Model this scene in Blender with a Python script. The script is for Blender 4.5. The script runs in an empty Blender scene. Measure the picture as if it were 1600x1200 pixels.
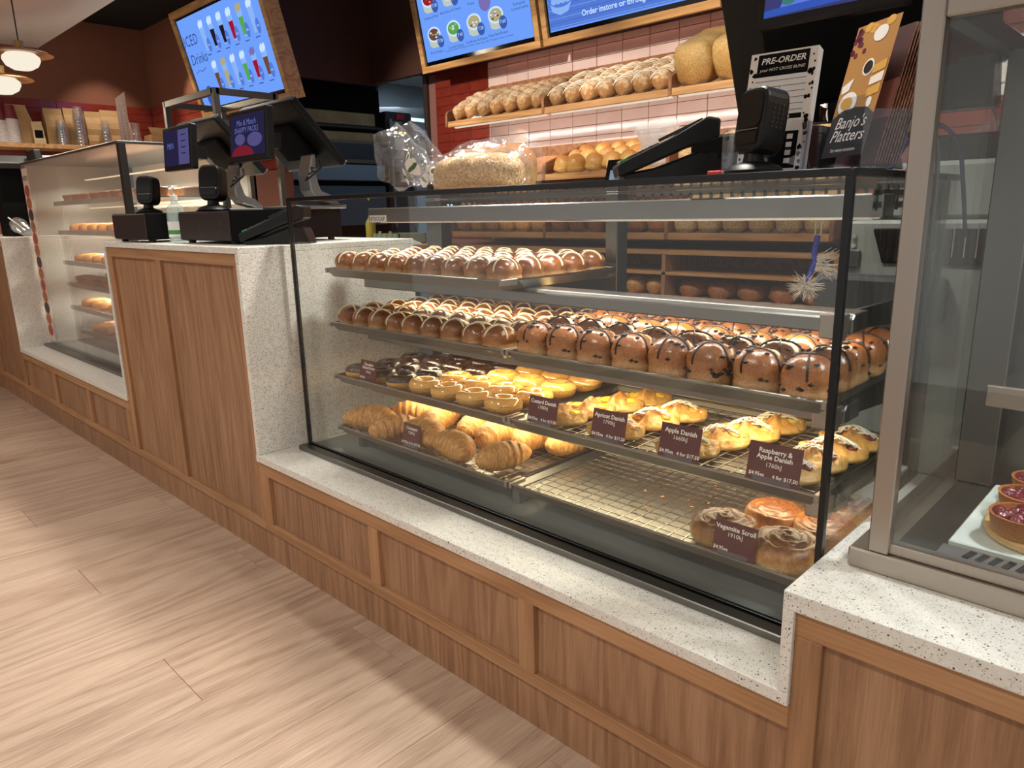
import bpy, bmesh, math, random
import numpy as np
from mathutils import Vector, Matrix, noise as mnoise

random.seed(7)
scene = bpy.context.scene
col = scene.collection
R = math.radians

# ------------------------------------------------------------------ camera
F_PX = 1133.1
YAW, PITCH, ROLL = R(44.559), R(-13.478), R(-1.264)
CAM = Vector((-0.4223, -0.9812, 1.0893))
_d = Vector((-math.sin(YAW)*math.cos(PITCH), math.cos(YAW)*math.cos(PITCH), math.sin(PITCH)))
_r = Vector((math.cos(YAW), math.sin(YAW), 0)); _u = _r.cross(_d)
AX = math.cos(ROLL)*_r + math.sin(ROLL)*_u
AY = -math.sin(ROLL)*_r + math.cos(ROLL)*_u
cam_data = bpy.data.cameras.new('camera'); cam = bpy.data.objects.new('camera', cam_data); col.objects.link(cam)
cam.matrix_world = Matrix(((AX.x, AY.x, -_d.x, CAM.x), (AX.y, AY.y, -_d.y, CAM.y), (AX.z, AY.z, -_d.z, CAM.z), (0, 0, 0, 1)))
cam_data.sensor_fit = 'HORIZONTAL'; cam_data.sensor_width = 36; cam_data.lens = F_PX*36/1600
cam_data.clip_start = .02; cam_data.clip_end = 60
scene.camera = cam

def on(u, v, ax, val):
    """photo pixel -> point on the plane ax = val"""
    D = AX*((u-800)/F_PX) + AY*((600-v)/F_PX) + _d
    i = 'xyz'.index(ax); t = (val-CAM[i])/D[i]
    return CAM + D*t

# ------------------------------------------------------------------ world, exposure, lights
scene.view_settings.view_transform = 'Standard'
scene.view_settings.look = 'None'
scene.view_settings.exposure = 0.0
scene.view_settings.gamma = 1.0
scene.view_settings.use_curve_mapping = False
world = bpy.data.worlds.new('world'); scene.world = world; world.use_nodes = True
world.node_tree.nodes['Background'].inputs[0].default_value = (1.0, .95, .90, 1)
world.node_tree.nodes['Background'].inputs[1].default_value = .55

def spot(name, loc, target, power, color=(1, .92, .83), angle=80, blend=.5, size=.05):
    l = bpy.data.lights.new(name, 'SPOT'); l.energy = power; l.color = color; l.spot_size = R(angle); l.spot_blend = blend; l.shadow_soft_size = size
    o = bpy.data.objects.new(name, l); col.objects.link(o); o.location = loc
    o.rotation_euler = (Vector(target)-Vector(loc)).to_track_quat('-Z', 'Y').to_euler()
    return o
def area(name, loc, target, power, sx, sy, color=(1, .92, .83), spread=180):
    l = bpy.data.lights.new(name, 'AREA'); l.energy = power; l.color = color; l.shape = 'RECTANGLE'; l.size = sx; l.size_y = sy; l.spread = R(spread)
    o = bpy.data.objects.new(name, l); col.objects.link(o); o.location = loc
    o.rotation_euler = (Vector(target)-Vector(loc)).to_track_quat('-Z', 'Y').to_euler()
    return o
CEIL = 2.28
WARM = (1, .95, .87)
for x, pw_ in ((-5.6, 90), (-4.2, 105), (-2.8, 120), (-1.4, 148), (0.0, 62)):       # downlights of the front ceiling, over the counter
    spot('counter_downlight', (x, .55, CEIL-.02), (x, .30, 0), pw_, WARM, angle=125, blend=.6, size=.10)
for x in (-5.2, -3.4, -1.6, .2):              # downlights of the front ceiling, over the queue
    spot('queue_downlight', (x, -1.3, CEIL-.02), (x, -1.1, 0), 76, WARM, angle=130, blend=.6, size=.14)
for x in (-4.1, -3.2, -2.3, -1.4):            # ceiling spots aimed at the bread wall
    spot('bread_spot', (x+.35, -.25, CEIL-.03), (x, 2.3, 1.52), 360, (1, .92, .80), angle=30, blend=.7, size=.05)
spot('wall_spot', (-5.85, .95, 2.42), (-5.80, 1.42, 1.5), 34, (1, .86, .70), angle=60, blend=.5, size=.02)
spot('wall_spot', (-6.25, 1.0, 2.42), (-6.62, 1.05, 1.45), 22, (1, .86, .70), angle=70, blend=.6, size=.02)
area('bread_strip', (-2.66, 1.985, 1.545), (-2.66, 2.3, 1.40), 2.6, 2.2, .02, (1, .93, .84), 170)
area('kitchen_light', (-4.9, 2.9, 2.55), (-4.9, 2.9, 0), 40, .2, 1.2, color=(.72, .87, 1))
area('kitchen_light', (-6.0, 3.2, 2.30), (-6.6, 3.6, 2.5), 130, .2, 1.2, color=(.72, .87, 1))  # added light, turned on the kitchen side wall to brighten it

# ------------------------------------------------------------------ mesh helpers
def T(x=0, y=0, z=0, rx=0, ry=0, rz=0, s=1):
    m = Matrix.Translation((x, y, z)) @ Matrix.Rotation(rz, 4, 'Z') @ Matrix.Rotation(ry, 4, 'Y') @ Matrix.Rotation(rx, 4, 'X')
    if s != 1: m = m @ (Matrix.Diagonal((*s, 1)) if isinstance(s, (tuple, list)) else Matrix.Scale(s, 4))
    return m

class MB:
    def __init__(self): self.v = []; self.f = []; self.m = []
    def add(self, vs, fs, mi=0, M=None):
        o = len(self.v)
        for p in vs:
            p = Vector(p)
            self.v.append(M @ p if M is not None else p)
        for f in fs: self.f.append([o+i for i in f]); self.m.append(mi)
        return self
    def box(self, x0, x1, y0, y1, z0, z1, mi=0, M=None):
        vs = [(x, y, z) for z in (z0, z1) for y in (y0, y1) for x in (x0, x1)]
        return self.add(vs, [(0, 2, 3, 1), (4, 5, 7, 6), (0, 1, 5, 4), (2, 6, 7, 3), (0, 4, 6, 2), (1, 3, 7, 5)], mi, M)
    def cbox(self, w, d, h, mi=0, M=None):
        return self.box(-w/2, w/2, -d/2, d/2, 0, h, mi, M)
    def tube(self, pts, r, n=6, mi=0, M=None, closed=False):
        pts = [Vector(p) for p in pts]; N = len(pts); vs = []; prev = None
        for i, p in enumerate(pts):
            a = pts[(i-1) % N] if (closed or i) else p; b = pts[(i+1) % N] if (closed or i < N-1) else p
            t = (b-a).normalized() if (b-a).length > 1e-9 else Vector((0, 0, 1))
            if prev is None:
                prev = t.orthogonal().normalized()
                if abs(t.z) < .9: prev = t.cross(Vector((0, 0, 1))).normalized()
            nrm = (prev - t*prev.dot(t))
            nrm = nrm.normalized() if nrm.length > 1e-6 else t.orthogonal().normalized()
            prev = nrm; bn = t.cross(nrm); rr = r[i] if isinstance(r, (list, tuple)) else r
            for k in range(n):
                a_ = 2*math.pi*k/n + math.pi/n
                vs.append(p + nrm*(rr*math.cos(a_)) + bn*(rr*math.sin(a_)))
        fs = []
        for i in range(N if closed else N-1):
            for k in range(n):
                j = (i+1) % N
                fs.append((i*n+k, i*n+(k+1) % n, j*n+(k+1) % n, j*n+k))
        if not closed:
            fs.append(tuple(range(n))[::-1]); fs.append(tuple((N-1)*n+k for k in range(n)))
        return self.add(vs, fs, mi, M)
    def lathe(self, prof, n=20, mi=0, M=None, a0=0, a1=2*math.pi):
        full = abs(a1-a0-2*math.pi) < 1e-6; cols_ = n if full else n+1; vs = []
        for (r, z) in prof:
            for k in range(cols_):
                a = a0+(a1-a0)*k/n; vs.append((r*math.cos(a), r*math.sin(a), z))
        fs = []
        for i in range(len(prof)-1):
            for k in range(n):
                k2 = (k+1) % cols_
                fs.append((i*cols_+k, i*cols_+k2, (i+1)*cols_+k2, (i+1)*cols_+k))
        if full:
            if prof[0][0] > 1e-6: fs.append(tuple(range(cols_))[::-1])
            if prof[-1][0] > 1e-6: fs.append(tuple((len(prof)-1)*cols_+k for k in range(cols_)))
        return self.add(vs, fs, mi, M)
    def cyl(self, r, z0, z1, n=16, mi=0, M=None): return self.lathe([(r, z0), (r, z1)], n, mi, M)
    def prism(self, poly, d0, d1, axis='y', mi=0, M=None):
        """polygon in (a,b) extruded along axis; for 'y': (x,z); for 'x': (y,z); for 'z': (x,y)"""
        def mk(a, b, d): return {'y': (a, d, b), 'x': (d, a, b), 'z': (a, b, d)}[axis]
        n = len(poly); vs = [mk(a, b, d0) for a, b in poly]+[mk(a, b, d1) for a, b in poly]
        fs = [tuple(range(n))[::-1], tuple(range(n, 2*n))]+[(i, (i+1) % n, n+(i+1) % n, n+i) for i in range(n)]
        return self.add(vs, fs, mi, M)
    def grid(self, fn, nu, nv, mi=0, M=None, wrap=False):
        vs = [fn(i/(nu if wrap else nu-1), j/(nv-1)) for j in range(nv) for i in range(nu)]
        fs = []
        for j in range(nv-1):
            for i in range(nu if wrap else nu-1):
                i2 = (i+1) % nu; fs.append((j*nu+i, j*nu+i2, (j+1)*nu+i2, (j+1)*nu+i))
        return self.add(vs, fs, mi, M)
    def mesh(self, name, mats, smooth=False, bevel=0, off=None, segs=1, angle=35):
        bm = bmesh.new()
        vv = [bm.verts.new(p-off if off is not None else p) for p in self.v]
        for f, mi in zip(self.f, self.m):
            try:
                fa = bm.faces.new([vv[i] for i in f]); fa.material_index = mi
            except ValueError: pass
        bmesh.ops.remove_doubles(bm, verts=bm.verts, dist=1e-6)
        bmesh.ops.recalc_face_normals(bm, faces=bm.faces)
        if bevel:
            es = [e for e in bm.edges if len(e.link_faces) == 2 and e.calc_face_angle(0) > R(angle)]
            bmesh.ops.bevel(bm, geom=es, offset=bevel, segments=segs, profile=.5, affect='EDGES', clamp_overlap=True)
        me = bpy.data.meshes.new(name); bm.to_mesh(me); bm.free()
        for m in (mats if isinstance(mats, (list, tuple)) else [mats]): me.materials.append(m)
        if smooth:
            me.polygons.foreach_set('use_smooth', [True]*len(me.polygons))
            if smooth != 'all': me.set_sharp_from_angle(angle=R(40))
        return me
    def build(self, name, mats, parent=None, smooth=False, bevel=0, world=True, segs=1, kind=None, label=None, angle=35):
        off = Vector(parent_world(parent)) if (parent is not None and world) else None
        me = self.mesh(name, mats, smooth, bevel, off, segs, angle)
        return put(name, me, parent, kind, label)

def parent_world(p):
    loc = Vector((0, 0, 0))
    while p is not None: loc = loc + p.location; p = p.parent
    return loc
def put(name, me, parent=None, kind=None, label=None, loc=None, rot=None):
    o = bpy.data.objects.new(name, me); col.objects.link(o); o.parent = parent
    if loc is not None: o.location = loc
    if rot is not None: o.rotation_euler = rot
    if kind: o['kind'] = kind
    if label: o['label'] = label
    return o
def thing(name, label, cat, loc=(0, 0, 0), rz=0, group=None):
    o = bpy.data.objects.new(name, None); col.objects.link(o); o.location = loc; o.rotation_euler = (0, 0, rz); o.empty_display_size = .05
    return tag(o, label, cat, group)
def tag(o, label, cat, group=None):
    o['label'] = label; o['category'] = cat
    if group: o['group'] = group
    return o
def struct(o): o['kind'] = 'structure'; return o
def copy_tree(o, parent=None):
    c = o.copy(); col.objects.link(c); c.parent = parent
    for ch in list(o.children): copy_tree(ch, c)
    return c
def place(o, loc, rot=(0, 0, 0), label=None, group=None, scale=None):
    o.location = loc; o.rotation_euler = rot
    if label: o['label'] = label
    if group: o['group'] = group
    if scale is not None: o.scale = scale if isinstance(scale, (tuple, list)) else (scale,)*3
    return o
def hide_proto(o):
    for c in list(o.children): hide_proto(c)
    bpy.data.objects.remove(o)

def text_mesh(body, size, shear=0, align='CENTER', extrude=0, bold=0, spacing=1):
    cu = bpy.data.curves.new('lettering', 'FONT'); cu.body = body; cu.size = size; cu.shear = shear; cu.align_x = align; cu.align_y = 'CENTER'
    cu.extrude = extrude; cu.offset = bold; cu.resolution_u = 2; cu.space_character = spacing
    ob = bpy.data.objects.new('lettering', cu); col.objects.link(ob)
    dg = bpy.context.evaluated_depsgraph_get(); me = bpy.data.meshes.new_from_object(ob.evaluated_get(dg))
    bpy.data.objects.remove(ob); bpy.data.curves.remove(cu)
    return me
def lettering(body, size, M, mat, parent, **kw):
    """text in a local frame: x right, y up, facing +z, placed by matrix M (relative to parent)"""
    me = text_mesh(body, size, **kw); me.transform(M); me.materials.clear(); me.materials.append(mat)
    return put('lettering', me, parent)

# ------------------------------------------------------------------ materials
def lin(c):
    if isinstance(c, str): c = tuple(int(c[i:i+2], 16) for i in (0, 2, 4))
    return tuple(((x/255)/12.92 if x/255 <= .04045 else ((x/255+.055)/1.055)**2.4) for x in c)+(1,)
def newmat(name):
    m = bpy.data.materials.new(name); m.use_nodes = True
    return m, m.node_tree.nodes, m.node_tree.links, m.node_tree.nodes['Principled BSDF']
def ramp(nd, stops):
    n = nd.new('ShaderNodeValToRGB'); e = n.color_ramp.elements
    while len(e) < len(stops): e.new(.5)
    for el, (p, c) in zip(e, stops): el.position = p; el.color = lin(c)
    return n
def coords(nd, lk, scale=(1, 1, 1), rnd=True, kind='Object'):
    tc = nd.new('ShaderNodeTexCoord'); mp = nd.new('ShaderNodeMapping'); mp.inputs['Scale'].default_value = scale
    if rnd:
        oi = nd.new('ShaderNodeObjectInfo'); ml = nd.new('ShaderNodeMath'); ml.operation = 'MULTIPLY'; ml.inputs[1].default_value = 37.0
        ad = nd.new('ShaderNodeVectorMath'); ad.operation = 'ADD'
        lk.new(oi.outputs['Random'], ml.inputs[0]); lk.new(tc.outputs[kind], mp.inputs[0]); lk.new(mp.outputs[0], ad.inputs[0]); lk.new(ml.outputs[0], ad.inputs[1])
        return ad.outputs[0]
    lk.new(tc.outputs[kind], mp.inputs[0]); return mp.outputs[0]
def bump(nd, lk, bs, h, strength, dist=.002):
    b = nd.new('ShaderNodeBump'); b.inputs['Strength'].default_value = strength; b.inputs['Distance'].default_value = dist
    lk.new(h, b.inputs['Height']); lk.new(b.outputs[0], bs.inputs['Normal']); lk.new(b.outputs[0], bs.inputs['Coat Normal'])
def plain(name, c, rough=.5, metal=0, spec=.5, coat=0, var=None, bmp=None, emit=None, alpha=None):
    m, nd, lk, bs = newmat(name); bs.inputs['Base Color'].default_value = lin(c); bs.inputs['Roughness'].default_value = rough
    bs.inputs['Metallic'].default_value = metal; bs.inputs['Specular IOR Level'].default_value = spec; bs.inputs['Coat Weight'].default_value = coat; bs.inputs['Coat Roughness'].default_value = .12
    if var:   # (scale, second colour)
        v = coords(nd, lk); n = nd.new('ShaderNodeTexNoise'); n.inputs['Scale'].default_value = var[0]; n.inputs['Detail'].default_value = 4; lk.new(v, n.inputs['Vector'])
        r = ramp(nd, [(.32, c), (.68, var[1])]); lk.new(n.outputs['Fac'], r.inputs[0]); lk.new(r.outputs[0], bs.inputs['Base Color'])
    if bmp:
        v = coords(nd, lk); n = nd.new('ShaderNodeTexNoise'); n.inputs['Scale'].default_value = bmp[0]; n.inputs['Detail'].default_value = 3; lk.new(v, n.inputs['Vector'])
        bump(nd, lk, bs, n.outputs['Fac'], bmp[1], bmp[2] if len(bmp) > 2 else .002)
    if emit:
        bs.inputs['Emission Color'].default_value = lin(emit[0]); bs.inputs['Emission Strength'].default_value = emit[1]
    return m
def rings(nd, lk, scale, freq):
    """cathedral grain: contour lines of a long stretched noise"""
    v = coords(nd, lk, scale); n = nd.new('ShaderNodeTexNoise'); n.inputs['Scale'].default_value = 1; n.inputs['Detail'].default_value = 1.5; n.inputs['Roughness'].default_value = .4; lk.new(v, n.inputs['Vector'])
    k = nd.new('ShaderNodeMath'); k.operation = 'MULTIPLY'; k.inputs[1].default_value = freq; lk.new(n.outputs['Fac'], k.inputs[0])
    q = nd.new('ShaderNodeMath'); q.operation = 'SINE'; lk.new(k.outputs[0], q.inputs[0])
    p = nd.new('ShaderNodeMath'); p.operation = 'MULTIPLY_ADD'; p.inputs[1].default_value = .5; p.inputs[2].default_value = .5; lk.new(q.outputs[0], p.inputs[0]); return p.outputs[0]
def wood(name, c1, c2, c3, axis='z', scale=1, rough=.45, strength=.15):
    m, nd, lk, bs = newmat(name)
    s = {'x': (1.2, 16, 16), 'y': (16, 1.2, 16), 'z': (16, 16, 1.2)}[axis]; s = tuple(a*scale for a in s)
    v = coords(nd, lk, s)
    n1 = nd.new('ShaderNodeTexNoise'); n1.inputs['Scale'].default_value = 1.0; n1.inputs['Detail'].default_value = 5; n1.inputs['Roughness'].default_value = .6; n1.inputs['Distortion'].default_value = .6
    lk.new(v, n1.inputs['Vector'])
    s2 = {'x': (6, 160, 160), 'y': (160, 6, 160), 'z': (160, 160, 6)}[axis]; v2 = coords(nd, lk, tuple(a*scale for a in s2))
    n2 = nd.new('ShaderNodeTexNoise'); n2.inputs['Scale'].default_value = 1.4; n2.inputs['Detail'].default_value = 3; lk.new(v2, n2.inputs['Vector'])
    mx = nd.new('ShaderNodeMix'); mx.data_type = 'FLOAT'; mx.inputs[0].default_value = .42
    lk.new(n1.outputs['Fac'], mx.inputs[2]); lk.new(n2.outputs['Fac'], mx.inputs[3])
    rg = rings(nd, lk, tuple(a*scale*.42 for a in s), 60); m3 = nd.new('ShaderNodeMix'); m3.data_type = 'FLOAT'; m3.inputs[0].default_value = .13; lk.new(mx.outputs[0], m3.inputs[2]); lk.new(rg, m3.inputs[3])
    r = ramp(nd, [(.34, c1), (.5, c2), (.66, c3)]); lk.new(m3.outputs[0], r.inputs[0])
    oi = nd.new('ShaderNodeObjectInfo'); hs = nd.new('ShaderNodeHueSaturation'); mr = nd.new('ShaderNodeMapRange'); mr.inputs[3].default_value = .90; mr.inputs[4].default_value = 1.10
    lk.new(oi.outputs['Random'], mr.inputs[0]); lk.new(mr.outputs[0], hs.inputs['Value']); lk.new(r.outputs[0], hs.inputs['Color']); lk.new(hs.outputs[0], bs.inputs['Base Color'])
    bs.inputs['Roughness'].default_value = rough; bump(nd, lk, bs, n2.outputs['Fac'], strength, .001)
    return m
def terrazzo(name):
    m, nd, lk, bs = newmat(name)
    v = coords(nd, lk, rnd=False)
    base = nd.new('ShaderNodeTexNoise'); base.inputs['Scale'].default_value = 60; lk.new(v, base.inputs['Vector'])
    br = ramp(nd, [(.3, (224, 221, 212)), (.7, (236, 233, 225))]); lk.new(base.outputs['Fac'], br.inputs[0]); cur = br.outputs[0]
    for sc, thr, lo, hi, c in ((260, .30, .84, 1.01, (96, 88, 80)), (150, .24, .90, 1.01, (62, 56, 52)), (200, .34, .72, 1.01, (238, 235, 229)), (420, .34, .80, 1.01, (150, 141, 131))):
        vo = nd.new('ShaderNodeTexVoronoi'); vo.inputs['Scale'].default_value = sc; vo.inputs['Randomness'].default_value = 1
        of = nd.new('ShaderNodeVectorMath'); of.operation = 'ADD'; of.inputs[1].default_value = (sc*.13, sc*.07, sc*.03); lk.new(v, of.inputs[0]); lk.new(of.outputs[0], vo.inputs['Vector'])
        sp = nd.new('ShaderNodeSeparateColor'); lk.new(vo.outputs['Color'], sp.inputs[0])
        a = nd.new('ShaderNodeMath'); a.operation = 'LESS_THAN'; lk.new(vo.outputs['Distance'], a.inputs[0]); a.inputs[1].default_value = thr
        b = nd.new('ShaderNodeMath'); b.operation = 'GREATER_THAN'; lk.new(sp.outputs[0], b.inputs[0]); b.inputs[1].default_value = lo
        p = nd.new('ShaderNodeMath'); p.operation = 'MULTIPLY'; lk.new(a.outputs[0], p.inputs[0]); lk.new(b.outputs[0], p.inputs[1])
        mx = nd.new('ShaderNodeMix'); mx.data_type = 'RGBA'; lk.new(p.outputs[0], mx.inputs[0]); lk.new(cur, mx.inputs[6]); mx.inputs[7].default_value = lin(c); cur = mx.outputs[2]
    lk.new(cur, bs.inputs['Base Color']); bs.inputs['Roughness'].default_value = .35
    return m
def steel(name, c=(150, 148, 144), rough=.3, axis='x', metal=1):
    m, nd, lk, bs = newmat(name); bs.inputs['Base Color'].default_value = lin(c); bs.inputs['Metallic'].default_value = metal; bs.inputs['Roughness'].default_value = rough
    s = {'x': (4, 300, 300), 'y': (300, 4, 300), 'z': (300, 300, 4)}[axis]; v = coords(nd, lk, s, rnd=False)
    n = nd.new('ShaderNodeTexNoise'); n.inputs['Scale'].default_value = 1; n.inputs['Detail'].default_value = 2; lk.new(v, n.inputs['Vector'])
    mr = nd.new('ShaderNodeMapRange'); mr.inputs[3].default_value = rough-.08; mr.inputs[4].default_value = rough+.12; lk.new(n.outputs['Fac'], mr.inputs[0]); lk.new(mr.outputs[0], bs.inputs['Roughness'])
    return m
def glass(name, tint=(.93, .97, .95), ior=1.45, haze=0, rough=0):
    m = bpy.data.materials.new(name); m.use_nodes = True; nd, lk = m.node_tree.nodes, m.node_tree.links; nd.clear()
    out = nd.new('ShaderNodeOutputMaterial'); tr = nd.new('ShaderNodeBsdfTransparent'); tr.inputs[0].default_value = (*tint, 1)
    gl = nd.new('ShaderNodeBsdfGlossy'); gl.inputs['Roughness'].default_value = rough; gl.inputs[0].default_value = (1, 1, 1, 1)
    lw = nd.new('ShaderNodeLayerWeight'); lw.inputs[0].default_value = .5; f0 = ((ior-1)/(ior+1))**2
    pw = nd.new('ShaderNodeMath'); pw.operation = 'POWER'; pw.inputs[1].default_value = 5; lk.new(lw.outputs['Facing'], pw.inputs[0])
    fr = nd.new('ShaderNodeMath'); fr.operation = 'MULTIPLY_ADD'; fr.inputs[1].default_value = 1-f0; fr.inputs[2].default_value = f0; lk.new(pw.outputs[0], fr.inputs[0])
    mx = nd.new('ShaderNodeMixShader'); lk.new(fr.outputs[0], mx.inputs[0]); lk.new(tr.outputs[0], mx.inputs[1]); lk.new(gl.outputs[0], mx.inputs[2]); fin = mx.outputs[0]
    if haze:
        df = nd.new('ShaderNodeBsdfDiffuse'); df.inputs[0].default_value = (.8, .8, .78, 1); m2 = nd.new('ShaderNodeMixShader'); m2.inputs[0].default_value = haze
        lk.new(fin, m2.inputs[1]); lk.new(df.outputs[0], m2.inputs[2]); fin = m2.outputs[0]
    lk.new(fin, out.inputs[0]); return m
def film(name, fac=.25, c=(.9, .9, .9), rough=.12, diff=.12, bs=60):
    m = bpy.data.materials.new(name); m.use_nodes = True; nd, lk = m.node_tree.nodes, m.node_tree.links; nd.clear()
    out = nd.new('ShaderNodeOutputMaterial'); tr = nd.new('ShaderNodeBsdfTransparent'); gl = nd.new('ShaderNodeBsdfGlossy'); gl.inputs['Roughness'].default_value = rough; gl.inputs[0].default_value = (*c, 1)
    df = nd.new('ShaderNodeBsdfDiffuse'); df.inputs[0].default_value = (*c, 1)
    v = coords(nd, lk); n = nd.new('ShaderNodeTexNoise'); n.inputs['Scale'].default_value = bs; n.inputs['Detail'].default_value = 2; n.inputs['Distortion'].default_value = 1.0; lk.new(v, n.inputs['Vector'])
    b = nd.new('ShaderNodeBump'); b.inputs['Strength'].default_value = .9; b.inputs['Distance'].default_value = .006; lk.new(n.outputs['Fac'], b.inputs['Height']); lk.new(b.outputs[0], gl.inputs['Normal'])
    m1 = nd.new('ShaderNodeMixShader'); m1.inputs[0].default_value = fac; lk.new(tr.outputs[0], m1.inputs[1]); lk.new(gl.outputs[0], m1.inputs[2])
    m2 = nd.new('ShaderNodeMixShader'); m2.inputs[0].default_value = diff; lk.new(m1.outputs[0], m2.inputs[1]); lk.new(df.outputs[0], m2.inputs[2]); lk.new(m2.outputs[0], out.inputs[0])
    return m
def emis(name, c, s=1.0):
    m = bpy.data.materials.new(name); m.use_nodes = True; nd, lk = m.node_tree.nodes, m.node_tree.links; nd.clear()
    out = nd.new('ShaderNodeOutputMaterial'); e = nd.new('ShaderNodeEmission'); e.inputs[0].default_value = lin(c); e.inputs[1].default_value = s; lk.new(e.outputs[0], out.inputs[0]); return m
def crust(name, lo, mid, hi, zlo, zhi, nscale=40, rough=.35, coat=.3, amt=.35, bmpv=.25):
    """baked crust: paler flank to browner crown along the object's own height, broken by noise"""
    m, nd, lk, bs = newmat(name)
    tc = nd.new('ShaderNodeTexCoord'); sx = nd.new('ShaderNodeSeparateXYZ'); lk.new(tc.outputs['Object'], sx.inputs[0])
    mr = nd.new('ShaderNodeMapRange'); mr.inputs[1].default_value = zlo; mr.inputs[2].default_value = zhi; lk.new(sx.outputs[2], mr.inputs[0])
    v = coords(nd, lk); n = nd.new('ShaderNodeTexNoise'); n.inputs['Scale'].default_value = nscale; n.inputs['Detail'].default_value = 5; lk.new(v, n.inputs['Vector'])
    ad = nd.new('ShaderNodeMath'); ad.operation = 'MULTIPLY_ADD'; ad.inputs[1].default_value = amt; ad.inputs[2].default_value = -amt/2; lk.new(n.outputs['Fac'], ad.inputs[0])
    sm = nd.new('ShaderNodeMath'); sm.operation = 'ADD'; lk.new(mr.outputs[0], sm.inputs[0]); lk.new(ad.outputs[0], sm.inputs[1])
    r = ramp(nd, [(.05, lo), (.45, mid), (.9, hi)]); lk.new(sm.outputs[0], r.inputs[0])
    oi = nd.new('ShaderNodeObjectInfo'); hs = nd.new('ShaderNodeHueSaturation'); m2 = nd.new('ShaderNodeMapRange'); m2.inputs[3].default_value = .82; m2.inputs[4].default_value = 1.15
    lk.new(oi.outputs['Random'], m2.inputs[0]); lk.new(m2.outputs[0], hs.inputs['Value']); lk.new(r.outputs[0], hs.inputs['Color']); lk.new(hs.outputs[0], bs.inputs['Base Color'])
    bs.inputs['Roughness'].default_value = rough; bs.inputs['Coat Weight'].default_value = coat; bs.inputs['Coat Roughness'].default_value = .15
    nf = nd.new('ShaderNodeTexNoise'); nf.inputs['Scale'].default_value = nscale*7; nf.inputs['Detail'].default_value = 3; lk.new(v, nf.inputs['Vector'])
    sm2 = nd.new('ShaderNodeMath'); sm2.operation = 'MULTIPLY_ADD'; sm2.inputs[1].default_value = .13; lk.new(nf.outputs['Fac'], sm2.inputs[0]); lk.new(n.outputs['Fac'], sm2.inputs[2])
    bump(nd, lk, bs, sm2.outputs[0], bmpv, .004)
    cm_ = nd.new('ShaderNodeMix'); cm_.data_type = 'RGBA'; cm_.blend_type = 'MULTIPLY'; cm_.inputs[0].default_value = .45; rr_ = ramp(nd, [(.35, (150, 140, 130)), (.62, (255, 255, 255))]); lk.new(nf.outputs['Fac'], rr_.inputs[0]); lk.new(hs.outputs[0], cm_.inputs[6]); lk.new(rr_.outputs[0], cm_.inputs[7]); lk.new(cm_.outputs[2], bs.inputs['Base Color'])
    return m

M = {}
M['panel'] = wood('oak_panel', (134, 97, 69), (156, 117, 86), (174, 134, 102), 'z', scale=1.3, rough=.5)
M['rail'] = wood('oak_rail', (152, 110, 74), (172, 128, 89), (186, 144, 105), 'x', rough=.5)
M['stile'] = wood('oak_stile', (146, 105, 72), (167, 123, 86), (182, 139, 100), 'z', rough=.5)
def plank_mat():
    m, nd, lk, bs = newmat('floor_plank')
    w = rings(nd, lk, (5.0, .42, 5.0), 75)
    v2 = coords(nd, lk, (230, 9, 230)); n2 = nd.new('ShaderNodeTexNoise'); n2.inputs['Scale'].default_value = 1.3; n2.inputs['Detail'].default_value = 4; lk.new(v2, n2.inputs['Vector'])
    v3 = coords(nd, lk, (5, .8, 5)); n3 = nd.new('ShaderNodeTexNoise'); n3.inputs['Scale'].default_value = 1; n3.inputs['Detail'].default_value = 2; lk.new(v3, n3.inputs['Vector'])
    m1 = nd.new('ShaderNodeMix'); m1.data_type = 'FLOAT'; m1.inputs[0].default_value = .80; lk.new(w, m1.inputs[2]); lk.new(n2.outputs['Fac'], m1.inputs[3])
    m2 = nd.new('ShaderNodeMix'); m2.data_type = 'FLOAT'; m2.inputs[0].default_value = .30; lk.new(m1.outputs[0], m2.inputs[2]); lk.new(n3.outputs['Fac'], m2.inputs[3])
    r = ramp(nd, [(.26, (150, 121, 101)), (.48, (186, 159, 138)), (.70, (206, 181, 160))]); lk.new(m2.outputs[0], r.inputs[0])
    oi = nd.new('ShaderNodeObjectInfo'); hs = nd.new('ShaderNodeHueSaturation'); mr = nd.new('ShaderNodeMapRange'); mr.inputs[3].default_value = .94; mr.inputs[4].default_value = 1.05
    lk.new(oi.outputs['Random'], mr.inputs[0]); lk.new(mr.outputs[0], hs.inputs['Value']); lk.new(r.outputs[0], hs.inputs['Color']); lk.new(hs.outputs[0], bs.inputs['Base Color'])
    bs.inputs['Roughness'].default_value = .5; bump(nd, lk, bs, n2.outputs['Fac'], .2, .001); return m
M['plank'] = plank_mat()
M['groove'] = plain('floor_groove', (70, 50, 40), .8)
M['shelfwood'] = wood('shelf_wood', (160, 112, 66), (190, 140, 90), (206, 158, 106), 'x', rough=.5)
M['shelfside'] = wood('shelf_side_wood', (120, 78, 48), (146, 98, 62), (166, 116, 78), 'y', rough=.5)
M['frame'] = wood('frame_wood', (150, 104, 58), (186, 138, 84), (204, 158, 102), 'x', rough=.4)
M['stone'] = terrazzo('terrazzo')
M['steel'] = steel('brushed_steel'); M['steel_d'] = steel('dark_steel', (122, 121, 117), .32); M['steel_v'] = steel('upright_steel', (120, 118, 114), .3, 'z')
M['steel_w'] = steel('warm_steel', (176, 166, 156), .38, 'z')
M['wire'] = plain('bright_wire', (205, 200, 192), .25, 1)
M['tray'] = steel('baking_tray', (160, 157, 150), .36); M['deck'] = steel('case_deck', (150, 152, 146), .40, metal=.5)
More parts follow.
